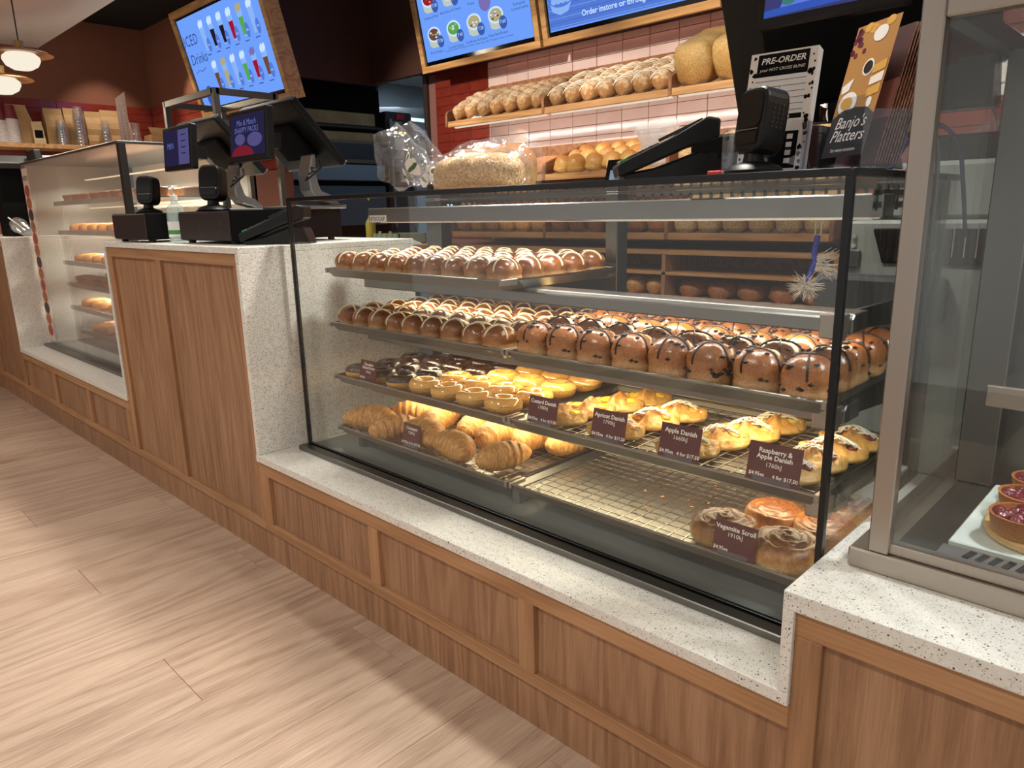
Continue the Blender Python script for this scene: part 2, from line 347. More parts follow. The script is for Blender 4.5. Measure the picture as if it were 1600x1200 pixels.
M['glass'] = glass('clear_glass', tint=(.975, .988, .982)); M['glass_l'] = glass('hazy_glass', tint=(.98, .985, .97), haze=.07)  # second glass mixes in a little pale diffuse haze
M['edge'] = plain('black_glass_edge', (10, 12, 13), .25)
M['black'] = plain('black_plastic', (9, 9, 10), .42, spec=.35); M['gloss'] = plain('gloss_black', (6, 6, 7), .08)
M['matte'] = plain('matte_black', (9, 9, 10), .75, spec=.15)
M['drawer'] = plain('dark_brown_enamel', (38, 28, 27), .5)
M['silver'] = plain('satin_silver', (150, 148, 146), .35, .8)
M['grey'] = plain('machine_grey', (128, 132, 128), .45); M['grey_d'] = plain('dark_grey', (54, 56, 58), .5)
M['brown'] = plain('brown_paint', (120, 72, 52), .75, var=(3, (126, 77, 56)))
M['brown_d'] = plain('dark_brown_panel', (62, 30, 18), .6)
M['ceil'] = plain('ceiling_white', (214, 206, 198), .8); M['void'] = plain('black_ceiling', (10, 14, 13), .9)
M['grout'] = plain('grout', (90, 52, 44), .8); M['groutw'] = plain('pale_grout', (128, 84, 76), .8)
M['tpink'] = plain('pink_tile', (224, 200, 192), .12, coat=.3, var=(9, (216, 190, 180)), bmp=(26, .10, .004))
M['tred'] = plain('red_tile', (130, 48, 36), .18, coat=.3, var=(10, (112, 40, 30)), bmp=(26, .10, .004))
M['white'] = plain('white_plastic', (232, 230, 226), .4); M['paper'] = plain('white_paper', (236, 232, 228), .7)
M['kraft'] = plain('kraft_paper', (176, 140, 96), .7, var=(14, (190, 154, 108)), bmp=(30, .4, .004))
M['maroon'] = plain('maroon_card', (84, 26, 34), .5); M['cream'] = plain('cream_print', (240, 232, 222), .6)
M['brass'] = plain('brass', (176, 140, 84), .3, .9); M['bronze'] = plain('bronze_disc', (150, 104, 66), .35, .7)
M['clear'] = film('clear_plastic', .22, rough=.06, diff=.05, bs=8); M['bag'] = film('bag_film', .13, rough=.08, diff=.05, bs=45)
M['acrylic'] = glass('acrylic', tint=(.90, .92, .96), ior=1.6)
M['blueplastic'] = plain('blue_plastic', (30, 52, 168), .4); M['bristle'] = plain('bristles', (214, 206, 190), .8)
M['cable'] = plain('black_cable', (10, 10, 11), .5); M['cableblue'] = plain('blue_cable', (16, 34, 130), .5)
M['green'] = plain('green_print', (76, 104, 58), .6); M['yellow'] = plain('yellow_connector', (226, 220, 96), .4); M['red'] = plain('red_plug', (196, 36, 38), .4)
# pastry
M['bun'] = crust('bun_crust', (212, 160, 102), (164, 102, 54), (120, 68, 34), .004, .055, 60, .24, .5, amt=.5, bmpv=.5)
M['cbun'] = crust('fruit_bun_crust', (212, 164, 112), (178, 114, 66), (148, 88, 46), .006, .075, 55, .24, .5, amt=.5, bmpv=.5)
M['cross'] = plain('white_cross', (226, 208, 172), .5); M['dcross'] = plain('chocolate_cross', (46, 26, 16), .4); M['chip'] = plain('chocolate_chip', (40, 20, 12), .4)
M['dough'] = crust('donut_dough', (206, 132, 52), (232, 182, 92), (214, 146, 60), .002, .04, 30, .45, .1)
M['glaze'] = plain('sugar_glaze', (226, 166, 84), .14, coat=.7, var=(24, (236, 184, 104)))
M['choc'] = plain('chocolate_glaze', (44, 24, 18), .16, coat=.6, bmp=(160, .5, .003))
def croissant_mat():
    m, nd, lk, bs = newmat('croissant_crust')
    v = coords(nd, lk, (150, 40, 40)); w = nd.new('ShaderNodeTexNoise'); w.inputs['Scale'].default_value = 1.6; w.inputs['Detail'].default_value = 4; w.inputs['Distortion'].default_value = .5; lk.new(v, w.inputs['Vector'])
    r = ramp(nd, [(.3, (168, 104, 44)), (.5, (204, 144, 72)), (.7, (226, 180, 106))]); lk.new(w.outputs['Fac'], r.inputs[0]); lk.new(r.outputs[0], bs.inputs['Base Color'])
    bs.inputs['Roughness'].default_value = .45; bump(nd, lk, bs, w.outputs['Fac'], .5, .004); return m
M['croissant'] = croissant_mat()
M['danish'] = crust('danish_pastry', (226, 180, 100), (220, 164, 80), (176, 108, 46), .004, .052, 75, .4, .2, amt=.9, bmpv=.8)
M['custard'] = plain('custard', (246, 206, 60), .25, coat=.4, var=(50, (226, 170, 40))); M['apricot'] = plain('apricot', (242, 158, 40), .2, coat=.5)
M['apple'] = plain('apple_filling', (222, 200, 110), .25, coat=.4, var=(60, (206, 178, 84))); M['berry'] = plain('berry_filling', (104, 18, 30), .15, coat=.6, bmp=(110, .8, .006))
M['icing'] = plain('white_icing', (244, 238, 226), .3, coat=.3)
M['scroll'] = crust('scroll_crust', (232, 198, 140), (190, 130, 66), (112, 62, 28), 0, .055, 60, .4, .2, amt=.8, bmpv=.5); M['vege'] = plain('dark_spread', (84, 46, 22), .45, var=(70, (140, 84, 38)))
M['flour'] = crust('floury_crust', (172, 124, 76), (186, 132, 78), (222, 196, 160), 0, .10, 55, .85, 0, amt=1.7, bmpv=.9)
M['white_loaf'] = crust('white_loaf_crust', (186, 132, 70), (204, 156, 88), (214, 176, 112), 0, .17, 22, .65, 0, amt=1.0, bmpv=.5)
M['gold_loaf'] = crust('gold_loaf_crust', (196, 122, 56), (222, 168, 100), (150, 84, 34), 0, .13, 18, .5, .1, amt=.6)
M['brown_loaf'] = crust('brown_loaf_crust', (150, 92, 50), (168, 106, 60), (112, 62, 32), 0, .13, 20, .6, 0, amt=.5)
M['seed_loaf'] = plain('seeded_crust', (168, 122, 70), .7, var=(210, (236, 206, 152)), bmp=(210, .9, .004))
M['roll'] = crust('roll_crust', (206, 154, 84), (220, 176, 100), (190, 128, 62), 0, .08, 26, .5, .1, amt=.5); M['focaccia'] = plain('tomato_bread', (206, 122, 74), .6, var=(40, (226, 164, 110)), bmp=(60, .6, .006))
M['crumb'] = plain('crumb', (150, 92, 44), .7); M['tart'] = crust('tart_pastry', (206, 142, 72), (190, 122, 58), (170, 100, 46), 0, .03, 60, .6, 0)
M['board'] = wood('board_wood', (170, 130, 80), (196, 158, 104), (214, 180, 128), 'x')
M['redfloor'] = plain('back_floor', (90, 74, 62), .6)
# ================================================================== SETTING
X1, X2, X3 = -3.682, -2.494, -.8235          # counter breaks along the front
XL, XE = -5.415, -6.70                       # left case / far counter break, end wall
ZS, ZT, ZR = .3625, 1.0, .532                # sill, tall counter, right counter heights
YG, XG0, XG1, ZG = .1455, -2.4537, -.8326, 1.1377
YW = 2.30                                    # bread wall

floor = MB().box(XE-.1, 2.0, -3.6, 6.2, -.06, -.006).build('floor', M['redfloor']); struct(floor)
PW, PL = .2365, 1.22
pm = MB().box(-PW/2+.0004, PW/2-.0004, -PL/2+.0005, PL/2-.0005, -.0055, 0).mesh('plank', M['plank'], bevel=.0007)
k = -20
for k in range(-20, 8):
    x = -2.212 + PW*(k+.5)
    ph = (-.45 + (k % 3)*PL/3)
    for j in range(-3, 2):
        yc = ph + PL*(j+.5)
        if yc-PL/2 > .0 or yc+PL/2 < -2.2: continue
        put('plank', pm, floor, loc=(x, yc, 0))

wl = MB().box(XE-.1, XE, -3.6, 1.5, 0, 2.58).build('wall_left', M['brown']); struct(wl)
wm = MB().box(XE-.1, -4.72, 1.40, 1.46, 0, 2.6).build('wall_menu', M['brown']); struct(wm)
wb = MB().box(-4.39, 2.0, YW, YW+.1, 0, 2.7).build('wall_back', M['groutw']); struct(wb)
tm = MB().box(-4.40, -4.36, YW-.02, YW+.1, 0, 2.0).build('trim_1', plain('dark_bronze_trim', (52, 42, 36), .4)); struct(tm)
t2 = MB().box(-4.72, 2.0, 2.10, 2.14, 1.93, 2.75).build('trim_2', M['brown_d']); struct(t2)     # bulkhead over the bread wall
t3 = MB().box(-4.76, -4.72, 1.40, 2.14, 1.925, 2.75).build('trim_3', M['brown_d']); struct(t3)    # bulkhead over the kitchen opening
t4 = MB().box(-4.39, 2.0, 2.14, YW, 1.955, 1.98).build('trim_4', M['brown_d']); struct(t4)         # soffit
cf = MB().box(XE, 2.0, -3.6, .67, CEIL, CEIL+.1).build('ceiling_front', M['ceil']); struct(cf)
st = MB().box(XE, 2.0, -3.6, -.02, CEIL-.012, CEIL).build('trim_5', M['ceil']); struct(st)
cb = MB().box(-8.5, 2.0, .67, 6.2, 2.72, 2.8).build('ceiling_rear', M['void']); struct(cb)
ct = MB().box(XE, -4.72, .67, 1.4, 2.50, 2.56).build('trim_6', M['void']); struct(ct)
# kitchen shell behind the opening
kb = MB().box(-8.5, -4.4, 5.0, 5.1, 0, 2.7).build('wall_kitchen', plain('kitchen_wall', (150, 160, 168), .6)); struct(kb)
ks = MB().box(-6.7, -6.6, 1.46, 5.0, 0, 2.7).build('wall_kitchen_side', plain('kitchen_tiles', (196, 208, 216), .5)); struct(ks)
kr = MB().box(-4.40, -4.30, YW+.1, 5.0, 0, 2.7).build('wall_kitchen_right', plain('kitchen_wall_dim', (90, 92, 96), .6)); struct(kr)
kc = MB().box(-6.6, -4.4, 2.2, 5.0, 2.60, 2.64).build('ceiling_kitchen', plain('kitchen_ceiling', (214, 222, 228), .6)); struct(kc)

# tiles of the bread wall
TW, TH = .1655, .0560
tp = MB().box(-TW/2+.0016, TW/2-.0016, -.008, 0, -TH/2+.0014, TH/2-.0014).mesh('tile', M['tpink'], bevel=.0015)
tr_ = MB().box(-TW/2+.0012, TW/2-.0012, -.008, 0, -TH/2+.001, TH/2-.001).mesh('tile', M['tred'], bevel=.0015)
for i in range(-4, 15):
    x = -3.793 + TW*(i+.5)
    pink = 0 <= i < 14
    if x-TW/2 < -4.36: continue
    for j in range(-11, 8):
        z = 1.529 + TH*(j+.5)
        if z < .90 or z > 1.95: continue
        if 1.00 < z < 1.22: continue                    # hidden behind the display case and the middle shelf
        if not pink and i > 0 and z < 1.3: continue
        put('tile', tp if pink else tr_, wb, loc=(x, YW, z))
for i in range(15, 20):
    for j in range(-4, 8):
        put('tile', tr_, wb, loc=(-3.793+TW*(i+.5), YW, 1.529+TH*(j+.5)))
# red tiles along the lower part of the end wall and the menu wall
dado_z = [1.40+TH*k for k in range(10)]
tre = MB().box(0, .008, -TW+.001, TW-.001, -TH/2+.001, TH/2-.001).mesh('tile', M['tred'], bevel=.0015)
trm = MB().box(-TW+.001, TW-.001, -.008, 0, -TH/2+.001, TH/2-.001).mesh('tile', M['tred'], bevel=.0015)
for z in dado_z:
    for i in range(4): put('tile', tre, wl, loc=(XE, 1.40-.009-TW*(2*i+1), z))
    for i in range(6): put('tile', trm, wm, loc=(XE+TW*(2*i+1)+.009, 1.40, z))
led = MB().box(-3.79, -1.5, 2.145, 2.165, 1.945, 1.955).build('trim_7', emis('pink_led', (255, 150, 120), 2.2)); struct(led)

# ================================================================== COUNTER
def unit(name, label, x0, x1, ztop, stiles, zrail0, ends=(True, True)):
    u = thing(name, label, 'counter', ((x0+x1)/2, .02, 0))
    MB().box(x0, x1, .030, .62, .0, ztop).build('carcass', M['matte'], u)
    MB().box(x0, x1, .010, .030, 0, .108).build('kick_board', M['panel'], u)
    MB().box(x0, x1, .0, .030, .105, .136).build('rail', M['rail'], u, bevel=.0015)
    MB().box(x0, x1, .0, .030, zrail0, ztop).build('rail', M['rail'], u, bevel=.0015)
    ed = [x0]
    for a, b in stiles:
        MB().box(a, b, .0, .030, .136, zrail0).build('stile', M['stile'], u, bevel=.0015); ed += [a, b]
    ed.append(x1)
    for a, b in zip(ed[::2], ed[1::2]):
        if b-a > .01: MB().box(a, b, .012, .030, .136, zrail0).build('panel', M['panel'], u)
    return u
unit('counter_unit', 'low oak counter front with three wide panels under the bun display case', X2-.02, X3+.018, .340, [(X2-.02, -2.462), (-1.931, -1.888), (-1.387, -1.342)], .297)
unit('counter_unit', 'tall oak counter front with two upright panels below the tills', X1+.018, X2-.02, .981, [(X1+.018, -3.615), (-3.165, -3.118), (-2.545, X2-.02)], .944)
unit('counter_unit', 'low oak counter front with three panels under the pie case', XL-.02, X1+.018, .340, [(-4.842, -4.79), (-4.262, -4.22), (-3.72, X1+.018)], .297)
unit('counter_unit', 'tall oak counter front at the far end beyond the pie case', XE+.0, XL-.02, .981, [(-6.1, -6.05), (-5.47, XL-.02)], .944)
unit('counter_unit', 'mid-height oak counter front under the steel-framed tart cabinet', X3+.018, .9, .502, [(X3+.018, -.764), (.2, .245)], .460)

def stone(name, label, boxes):
    u = thing(name, label, 'benchtop', boxes[0][1][:1]+(0,)+(boxes[0][1][4],))
    for nm, b in boxes: MB().box(*b).build(nm, M['stone'], u, bevel=.002, segs=2)
    return u
stone('stone_sill', 'low speckled stone sill running in front of the bun display case', [('slab', (X2-.02, X3+.018, -.008, .62, .340, ZS))])
stone('stone_benchtop', 'tall speckled stone benchtop with waterfall ends carrying the tills', [('top_slab', (X1, X2, -.006, .64, .981, ZT)), ('end_panel', (X1, X1+.018, -.006, .64, ZS, .981)), ('end_panel', (X2-.02, X2, -.006, .64, ZS, .981))])
stone('stone_sill', 'low speckled stone sill running in front of the pie case', [('slab', (XL-.02, X1+.018, -.008, .62, .340, ZS))])
stone('stone_benchtop', 'tall speckled stone benchtop at the far end beyond the pie case', [('top_slab', (XE, XL, -.006, .64, .981, ZT)), ('end_panel', (XL-.02, XL, -.006, .64, ZS, .981))])
stone('stone_benchtop', 'mid-height speckled stone benchtop under the steel-framed tart cabinet', [('top_slab', (X3, .9, -.008, .64, .502, ZR)), ('end_panel', (X3, X3+.018, -.008, .64, ZS, .502))])

# ================================================================== MAIN DISPLAY CASE
YB = .72
case = thing('display_case', 'long glass display case of shelves full of buns donuts and danishes', 'display case', (-1.64, .44, ZS))
MB().box(XG0, XG1, .108, .140, ZS, .378).build('base_rail', M['steel_d'], case, bevel=.002)
MB().box(XG0, XG1, .140, YB, ZS, .372).build('base_plate', M['deck'], case)
MB().box(XG0+.004, XG1-.004, YG, YG+.008, .374, ZG-.010).build('front_glass', M['glass'], case)
MB().box(XG1-.008, XG1, YG+.010, YB, .374, ZG-.010).build('side_glass', M['glass'], case)
MB().box(XG0, XG1, YG, YB, ZG-.008, ZG).build('top_glass', M['glass'], case)
for nm, b in (('edge_trim', (XG0-.004, XG0+.006, YG-.002, YG+.010, .374, ZG)), ('edge_trim', (XG1-.007, XG1+.004, YG-.002, YG+.012, .374, ZG)),
              ('edge_trim', (XG0, XG1, YG-.003, YG+.010, ZG-.010, ZG+.002)), ('edge_trim', (XG0, XG1, YG-.003, YG+.006, .372, .382)), ('edge_trim', (XG1-.007, XG1+.004, YG+.012, YB, ZG-.010, ZG+.002)),
              ('edge_trim', (XG1-.006, XG1+.002, YG+.012, YB, .372, .384))):
    MB().box(*b).build(nm, M['edge'], case, bevel=.001)
for x0, x1 in ((-2.452, -2.375), (-1.672, -1.632), (-.905, -.845)):
    MB().box(x0, x1, YB-.05, YB, .372, ZG-.010).build('post', M['steel_v'], case, bevel=.002)
beam = MB().box(-2.31, XG1-.012, .33, .39, 1.062, 1.104); beam.build('light_beam', M['steel'], case, bevel=.003)
MB().box(-2.28, XG1-.04, .352, .368, 1.0605, 1.0622).build('light_strip', emis('cool_strip', (255, 240, 215), .8), case)
area('case_lamp', (-1.57, .36, 1.055), (-1.57, .36, 0), 3.5, 1.4, .03, (1, .94, .84), 160)
g = MB()
for z in (1.076, 1.0965, 1.117): g.box(-2.375, XG1-.012, YB-.012, YB-.008, z, z+(.0105 if z < 1.1 else .012))
xx = -2.375
while xx < XG1-.03:
    g.box(xx, xx+.007, YB-.012, YB-.008, 1.080, 1.122); xx += .0285
g.build('vent_grille', M['steel_d'], case)
g = MB()
for z in (1.080, 1.100): g.box(XG1-.018, XG1-.014, .30, YB-.05, z, z+.010)
yy = .30
while yy < YB-.06: g.box(XG1-.018, XG1-.014, yy, yy+.012, 1.076, 1.118); yy += .05
g.build('vent_grille', M['steel_d'], case)
SH = [.905, .744, .578]                       # top of each shelf beam
for k, z in enumerate(SH):
    prof = [(.292, z-.034), (.292, z-.008), (.300, z), (.365, z), (.365, z-.034)]
    MB().prism(prof, -2.30, XG1-.03, 'x').build('shelf_beam', M['steel'], case, bevel=.002)
    for x in (-2.28, -1.66, XG1-.05):
        MB().prism([(.365, z-.034), (.365, z), (YB-.05, z-.004), (YB-.05, z-.06)], x-.004, x+.004, 'x').build('shelf_bracket', M['steel_d'], case)
    MB().box(-2.2, XG1-.10, .40, .42, z-.022, z-.018).build('light_strip', emis('warm_strip', (255, 212, 140), 3), case)
    area('case_lamp', (-1.57, .41, z-.026), (-1.57, .40, 0), 3.0, 1.35, .02, (1, .84, .55), 160)
    MB().prism([(.262, z-.040), (.262, z+.002), (.292, z+.002), (.292, z-.030), (.28, z-.044)], XG1-.075, XG1-.035, 'x').build('end_cap', M['steel_w'], case, bevel=.002)
for z in (.412,):
    for x in (-2.30, -1.62, -.88): MB().box(x-.012, x+.012, .24, .62, .372, z).build('tray_stand', M['steel_d'], case)
tg = put('label_tag', MB().box(-2.296, -2.215, .326, .3298, 1.063, 1.083).mesh('label_tag', M['paper'], off=parent_world(case)), case)
lettering('8T0CCAP', .017, T(-2.256-case.location.x, .3255-case.location.y, 1.072-case.location.z, R(90)), M['matte'], tg)
# digital thermometer
th = put('thermometer', MB().box(-2.36, -2.27, YB-.056, YB-.050, 1.088, 1.120).mesh('thermometer', M['gloss'], off=parent_world(case)), case)
lettering('2.8', .024, T(-2.315-case.location.x, YB-.0565-case.location.y, 1.104-case.location.z, R(90)), emis('blue_digit', (170, 190, 255), 3), th)

# ---- baking trays and wire racks
def make_tray(name, label, x0, x1, y0, y1, zl):
    t = thing(name, label, 'tray', ((x0+x1)/2, (y0+y1)/2, zl-.024))
    b = MB(); d = .014
    o = [(x0, y0), (x1, y0), (x1, y1), (x0, y1)]; i = [(x0+d, y0+d), (x1-d, y0+d), (x1-d, y1-d), (x0+d, y1-d)]
    vs = [(*p, zl) for p in o]+[(*p, zl-.022) for p in i]+[(*p, zl-.024) for p in i]+[(p[0], p[1], zl-.003) for p in o]
    fs = [(4, 5, 6, 7), (11, 10, 9, 8)]
    for k in range(4):
        k2 = (k+1) % 4; fs += [(k, k2, 4+k2, 4+k), (12+k, 12+k2, 8+k2, 8+k)[::-1], (k, k2, 12+k2, 12+k)[::-1]]
    b.add(vs, fs); b.build('pan', M['tray'], t)
    rim = MB().tube([(x0, y0, zl), (x1, y0, zl), (x1, y1, zl), (x0, y1, zl)], .0032, 6, closed=True); rim.build('rim', M['tray'], t, smooth=True)
    for (cx, cy) in ((x0, y0), (x1, y0)):
        MB().box(cx-(.0045), cx+.0045 if cx == x0 else cx+.0045, cy-.004, cy+.05, zl-.012, zl+.003).build('corner', M['steel_w'], t, bevel=.001)
    return t
def make_rack(label, x0, x1, y0, y1, z, px=.031, py=.028):
    r = thing('wire_rack', label, 'wire rack', ((x0+x1)/2, (y0+y1)/2, z-.006))
    MB().tube([(x0, y0, z), (x1, y0, z), (x1, y1, z), (x0, y1, z)], .0026, 6, closed=True).build('frame', M['wire'], r, smooth=True)
    w = MB(); n = int((x1-x0)/px)
    for k in range(1, n): x = x0+(x1-x0)*k/n; w.box(x-.0011, x+.0011, y0, y1, z-.0012, z+.0010)
    n = int((y1-y0)/py)
    for k in range(1, n): y = y0+(y1-y0)*k/n; w.box(x0, x1, y-.0011, y+.0011, z-.0030, z-.0008)
    w.build('wire_grid', M['wire'], r, kind='stuff')
    f = MB()
    for x in (x0+.03, x1-.03):
        for y in (y0+.03, y1-.03): f.cyl(.003, z-.0105, z, 6, M=T(x, y, 0)) if False else f.box(x-.003, x+.003, y-.003, y+.003, z-.0115, z)
    f.build('feet', M['wire'], r)
    return r
LX0, LX1, RX0, RX1, TY0, TY1 = -2.362, -1.618, -1.602, -.866, .205, .640
ZL = [.930, .768, .603, .437]
TR = {}
spec = [('1L', LX0, LX1, 0, 'uppermost steel baking tray holding small white-crossed buns'), ('2L', LX0, LX1, 1, 'steel baking tray holding white-crossed buns beside the chocolate chip buns'),
        ('2R', RX0, RX1, 1, 'steel baking tray holding big chocolate chip buns'), ('3L', LX0, LX1, 2, 'steel baking tray under the donuts'), ('3R', RX0, RX1, 2, 'steel baking tray under the danishes'),
        ('4L', LX0, LX1, 3, 'bottom steel baking tray under the croissants'), ('4R', RX0, RX1, 3, 'bottom steel baking tray that is mostly empty under the scrolls')]
RN = {'1L': 'wire rack under the uppermost small buns', '2L': 'wire rack under the white-crossed buns of the second shelf', '2R': 'wire rack under the chocolate chip buns', '3L': 'wire rack under the donuts',
      '3R': 'wire rack under the danishes', '4L': 'wire rack under the croissants', '4R': 'half bare wire rack scattered with crumbs under the scrolls'}
for kx, x0, x1, lv, lab in spec:
    make_tray('baking_tray', lab, x0, x1, TY0, TY1, ZL[lv]); make_rack(RN[kx], x0+.018, x1-.018, TY0+.018, TY1-.018, ZL[lv]-.0105)
ZP = [z-.0095 for z in ZL]                    # where pastries sit
# ================================================================== PASTRY SHAPES
def sp(c, e): return math.copysign(abs(c)**e, c)
def bun_prof(t):      # t 0..1 from base edge to crown -> (radius factor, height factor)
    K = ((0, .93, 0), (.12, .985, .12), (.22, .97, .25), (.28, .935, .30), (.36, .98, .38), (.46, 1.0, .52))
    if t < .46:
        for (t0, r0, z0), (t1, r1, z1) in zip(K, K[1:]):
            if t <= t1: q = (t-t0)/(t1-t0); return r0+(r1-r0)*q, z0+(z1-z0)*q
    q = (t-.46)/.54*math.pi/2; return max(math.cos(q), 0)**.85, .52+.48*math.sin(q)**1.05
def bun_pt(th, t, a, b, h, seed, e=.72):
    r, z = bun_prof(t)
    p = Vector((a*r*sp(math.cos(th), e), b*r*sp(math.sin(th), e), h*z))
    n = mnoise.noise(Vector((p.x*22+seed*9.1, p.y*22, p.z*22)))
    return Vector((p.x*(1+.05*n), p.y*(1+.05*n), p.z*(1+.06*n)))
def bun_body(a, b, h, seed, e=.72, n=22, rows=14):
    m = MB(); vs = []
    for j in range(rows):
        for i in range(n): vs.append(bun_pt(2*math.pi*i/n, j/rows, a, b, h, seed, e))
    vs.append(bun_pt(0, 1, a, b, h, seed, e)); fs = [tuple(range(n))[::-1]]
    for j in range(rows-1):
        for i in range(n): fs.append((j*n+i, j*n+(i+1) % n, (j+1)*n+(i+1) % n, (j+1)*n+i))
    for i in range(n): fs.append(((rows-1)*n+i, (rows-1)*n+(i+1) % n, rows*n))
    return m.add(vs, fs)
def arc_over(th, a, b, h, seed, t0, lift, k=9):
    L = [bun_pt(th, t0+(1-t0)*i/k, a, b, h, seed) for i in range(k+1)]
    Rr = [bun_pt(th+math.pi, t0+(1-t0)*i/k, a, b, h, seed) for i in range(k)][::-1]
    c = Vector((0, 0, h*.35)); return [p+(p-c).normalized()*lift for p in L+Rr]
def make_bun(seed, a, b, h, mat, cmat, rad, t0=.22, chips=0, skew=0):
    me = bun_body(a, b, h, seed).mesh('hot_cross_bun', mat, smooth='all')
    c = MB()
    c.tube(arc_over(skew, a, b, h, seed, t0+random.uniform(0, .12), .0006), rad, 6)
    c.tube(arc_over(math.pi/2+skew, a, b, h, seed, t0+random.uniform(0, .12), .0002), rad*.95, 6)
    cm = c.mesh('cross', cmat, smooth='all'); ch = None
    if chips:
        q = MB()
        for i in range(chips):
            th = random.uniform(0, 6.28); t = random.uniform(.2, .92); p = bun_pt(th, t, a, b, h, seed); rr = random.uniform(.0045, .0085)
            q.lathe([(0, -rr*.6), (rr, 0), (0, rr*.6)], 6, M=Matrix.Translation(p))
        ch = q.mesh('chocolate_chips', M['chip'], smooth='all')
    return me, cm, ch
def put_bun(parts, loc, rz, lab, grp):
    o = put('hot_cross_bun', parts[0], None, loc=loc, rot=(random.uniform(-.03, .03), random.uniform(-.03, .03), rz)); tag(o, lab, 'bun', grp)
    put('cross', parts[1], o)
    if parts[2]: put('chocolate_chips', parts[2], o, kind='stuff')
def bun_grid(protos, x0, x1, y0, y1, nx, ny, z, lab, grp, stagger=0, skip=()):
    for j in range(ny):
        for i in range(nx):
            if (i, j) in skip: continue
            x = x0+(x1-x0)*i/(nx-1)+(stagger if j % 2 else 0); y = y0+(y1-y0)*j/(ny-1)
            put_bun(random.choice(protos), (x+random.uniform(-.002, .002), y+random.uniform(-.003, .003), z), random.uniform(-.12, .12), lab, grp)
small = [make_bun(s, .0402, .0408, .058, M['bun'], M['cross'], .0026, t0=.42) for s in range(4)]
mid = [make_bun(s+10, .0398, .0425, .059, M['bun'], M['cross'], .0026, t0=.42, skew=random.uniform(-.15, .15)) for s in range(4)]
big = [make_bun(s+20, .0452, .0412, .080, M['cbun'], M['dcross'], .0021, t0=.35, chips=22, skew=random.uniform(-.3, .3)) for s in range(5)]
bun_grid(small, -2.312, -1.662, .258, .588, 9, 5, ZP[0], 'small glossy brown bun with a white cross on the uppermost tray', 'white-crossed buns on the uppermost tray')
bun_grid(mid, -2.315, -1.672, .250, .596, 9, 5, ZP[1], 'glossy brown bun with a white cross packed on the second shelf', 'white-crossed buns on the second shelf')
bun_grid(big, -1.553, -.915, .252, .592, 8, 5, ZP[1], 'large glossy chocolate chip bun with dark cross lines', 'chocolate chip buns on the second shelf')

# ---- donuts
def donut(seed):
    Rm, a, h = .0305, .0185, .020
    def pt(u, v, s=1.0, dz=0):
        th = 2*math.pi*u; ph = 2*math.pi*v
        w = 1+.05*mnoise.noise(Vector((math.cos(th)*1.3+seed*5, math.sin(th)*1.3, 0)))
        r = (Rm + a*s*math.cos(ph))*w
        return Vector((r*math.cos(th), r*math.sin(th), h+h*s*sp(math.sin(ph), .85)+dz))
    b = MB(); n, k = 26, 12; vs = [pt(i/n, j/k) for i in range(n) for j in range(k)]
    b.add(vs, [(i*k+j, ((i+1) % n)*k+j, ((i+1) % n)*k+(j+1) % k, i*k+(j+1) % k) for i in range(n) for j in range(k)])
    g = MB(); k2 = 8
    vs = [pt(i/n, .02+.46*j/(k2-1)+.012*mnoise.noise(Vector((i*.9, seed*3, j)))*(1 if j in (0, k2-1) else 0), 1.07) for i in range(n) for j in range(k2)]
    g.add(vs, [(i*k2+j, ((i+1) % n)*k2+j, ((i+1) % n)*k2+j+1, i*k2+j+1) for i in range(n) for j in range(k2-1)])
    return b.mesh('donut', M['dough'], smooth='all'), g.mesh('glaze', M['glaze'], smooth='all'), g.mesh('glaze', M['choc'], smooth='all')
dn = [donut(s) for s in range(4)]
for j in range(4):
    for i in range(7):
        x = -2.300+.1035*i+(.012 if j % 2 else 0); y = .262+.105*j
        d = random.choice(dn); ck = (i < 3) if j < 2 else (i < 4)
        if j == 3 and i < 1: continue
        o = put('donut', d[0], loc=(x+random.uniform(-.003, .003), y+random.uniform(-.003, .003), ZP[2]), rot=(random.uniform(-.05, .05), random.uniform(-.05, .05), random.uniform(0, 6)))
        put('glaze', d[2] if ck else d[1], o)
        tag(o, 'ring donut with dark chocolate glaze' if ck else 'ring donut with pale golden sugar glaze', 'donut', 'chocolate donuts on the third shelf' if ck else 'sugar glazed donuts on the third shelf')

# ---- croissants
def croissant(seed, L=.19, rad=.040, bend=.9):
    m = MB(); n, k = 43, 16; vs = []; rnd = random.Random(seed); ph = rnd.uniform(0, 1)
    for i in range(n):
        s = i/(n-1)*2-1; ang = s*bend; Rc = L/(2*math.sin(bend)) if bend > .05 else 10
        cx = Rc*math.sin(ang); cy = Rc*(math.cos(ang)-1); ta = -ang
        env = max(1-abs(s)**2.3, 0)**.72
        seg = ((abs(s)*3.6+.15) % 1.0); rr = rad*(env*(.86+.17*(1-seg)**.8)+.07)
        for j in range(k):
            a = 2*math.pi*j/k; tw = .10*math.sin(j)
            y = rr*1.12*math.cos(a); z = rr*math.sin(a)
            w = 1+.05*mnoise.noise(Vector((s*6, a*1.5, seed*4.)))
            vs.append((cx-math.sin(-ta)*y*w*-1*0+math.sin(ta)*-y*w, cy+math.cos(ta)*y*w, max(z*w+rad*.92, .001)))
    fs = [(i*k+j, (i+1)*k+j, (i+1)*k+(j+1) % k, i*k+(j+1) % k) for i in range(n-1) for j in range(k)]
    fs += [tuple(range(k)), tuple((n-1)*k+j for j in range(k))[::-1]]
    return m.add(vs, fs).mesh('croissant', M['croissant'], smooth='all')
cr = [croissant(1, .185, .041, .75), croissant(2, .175, .039, .35), croissant(3, .19, .042, .9)]
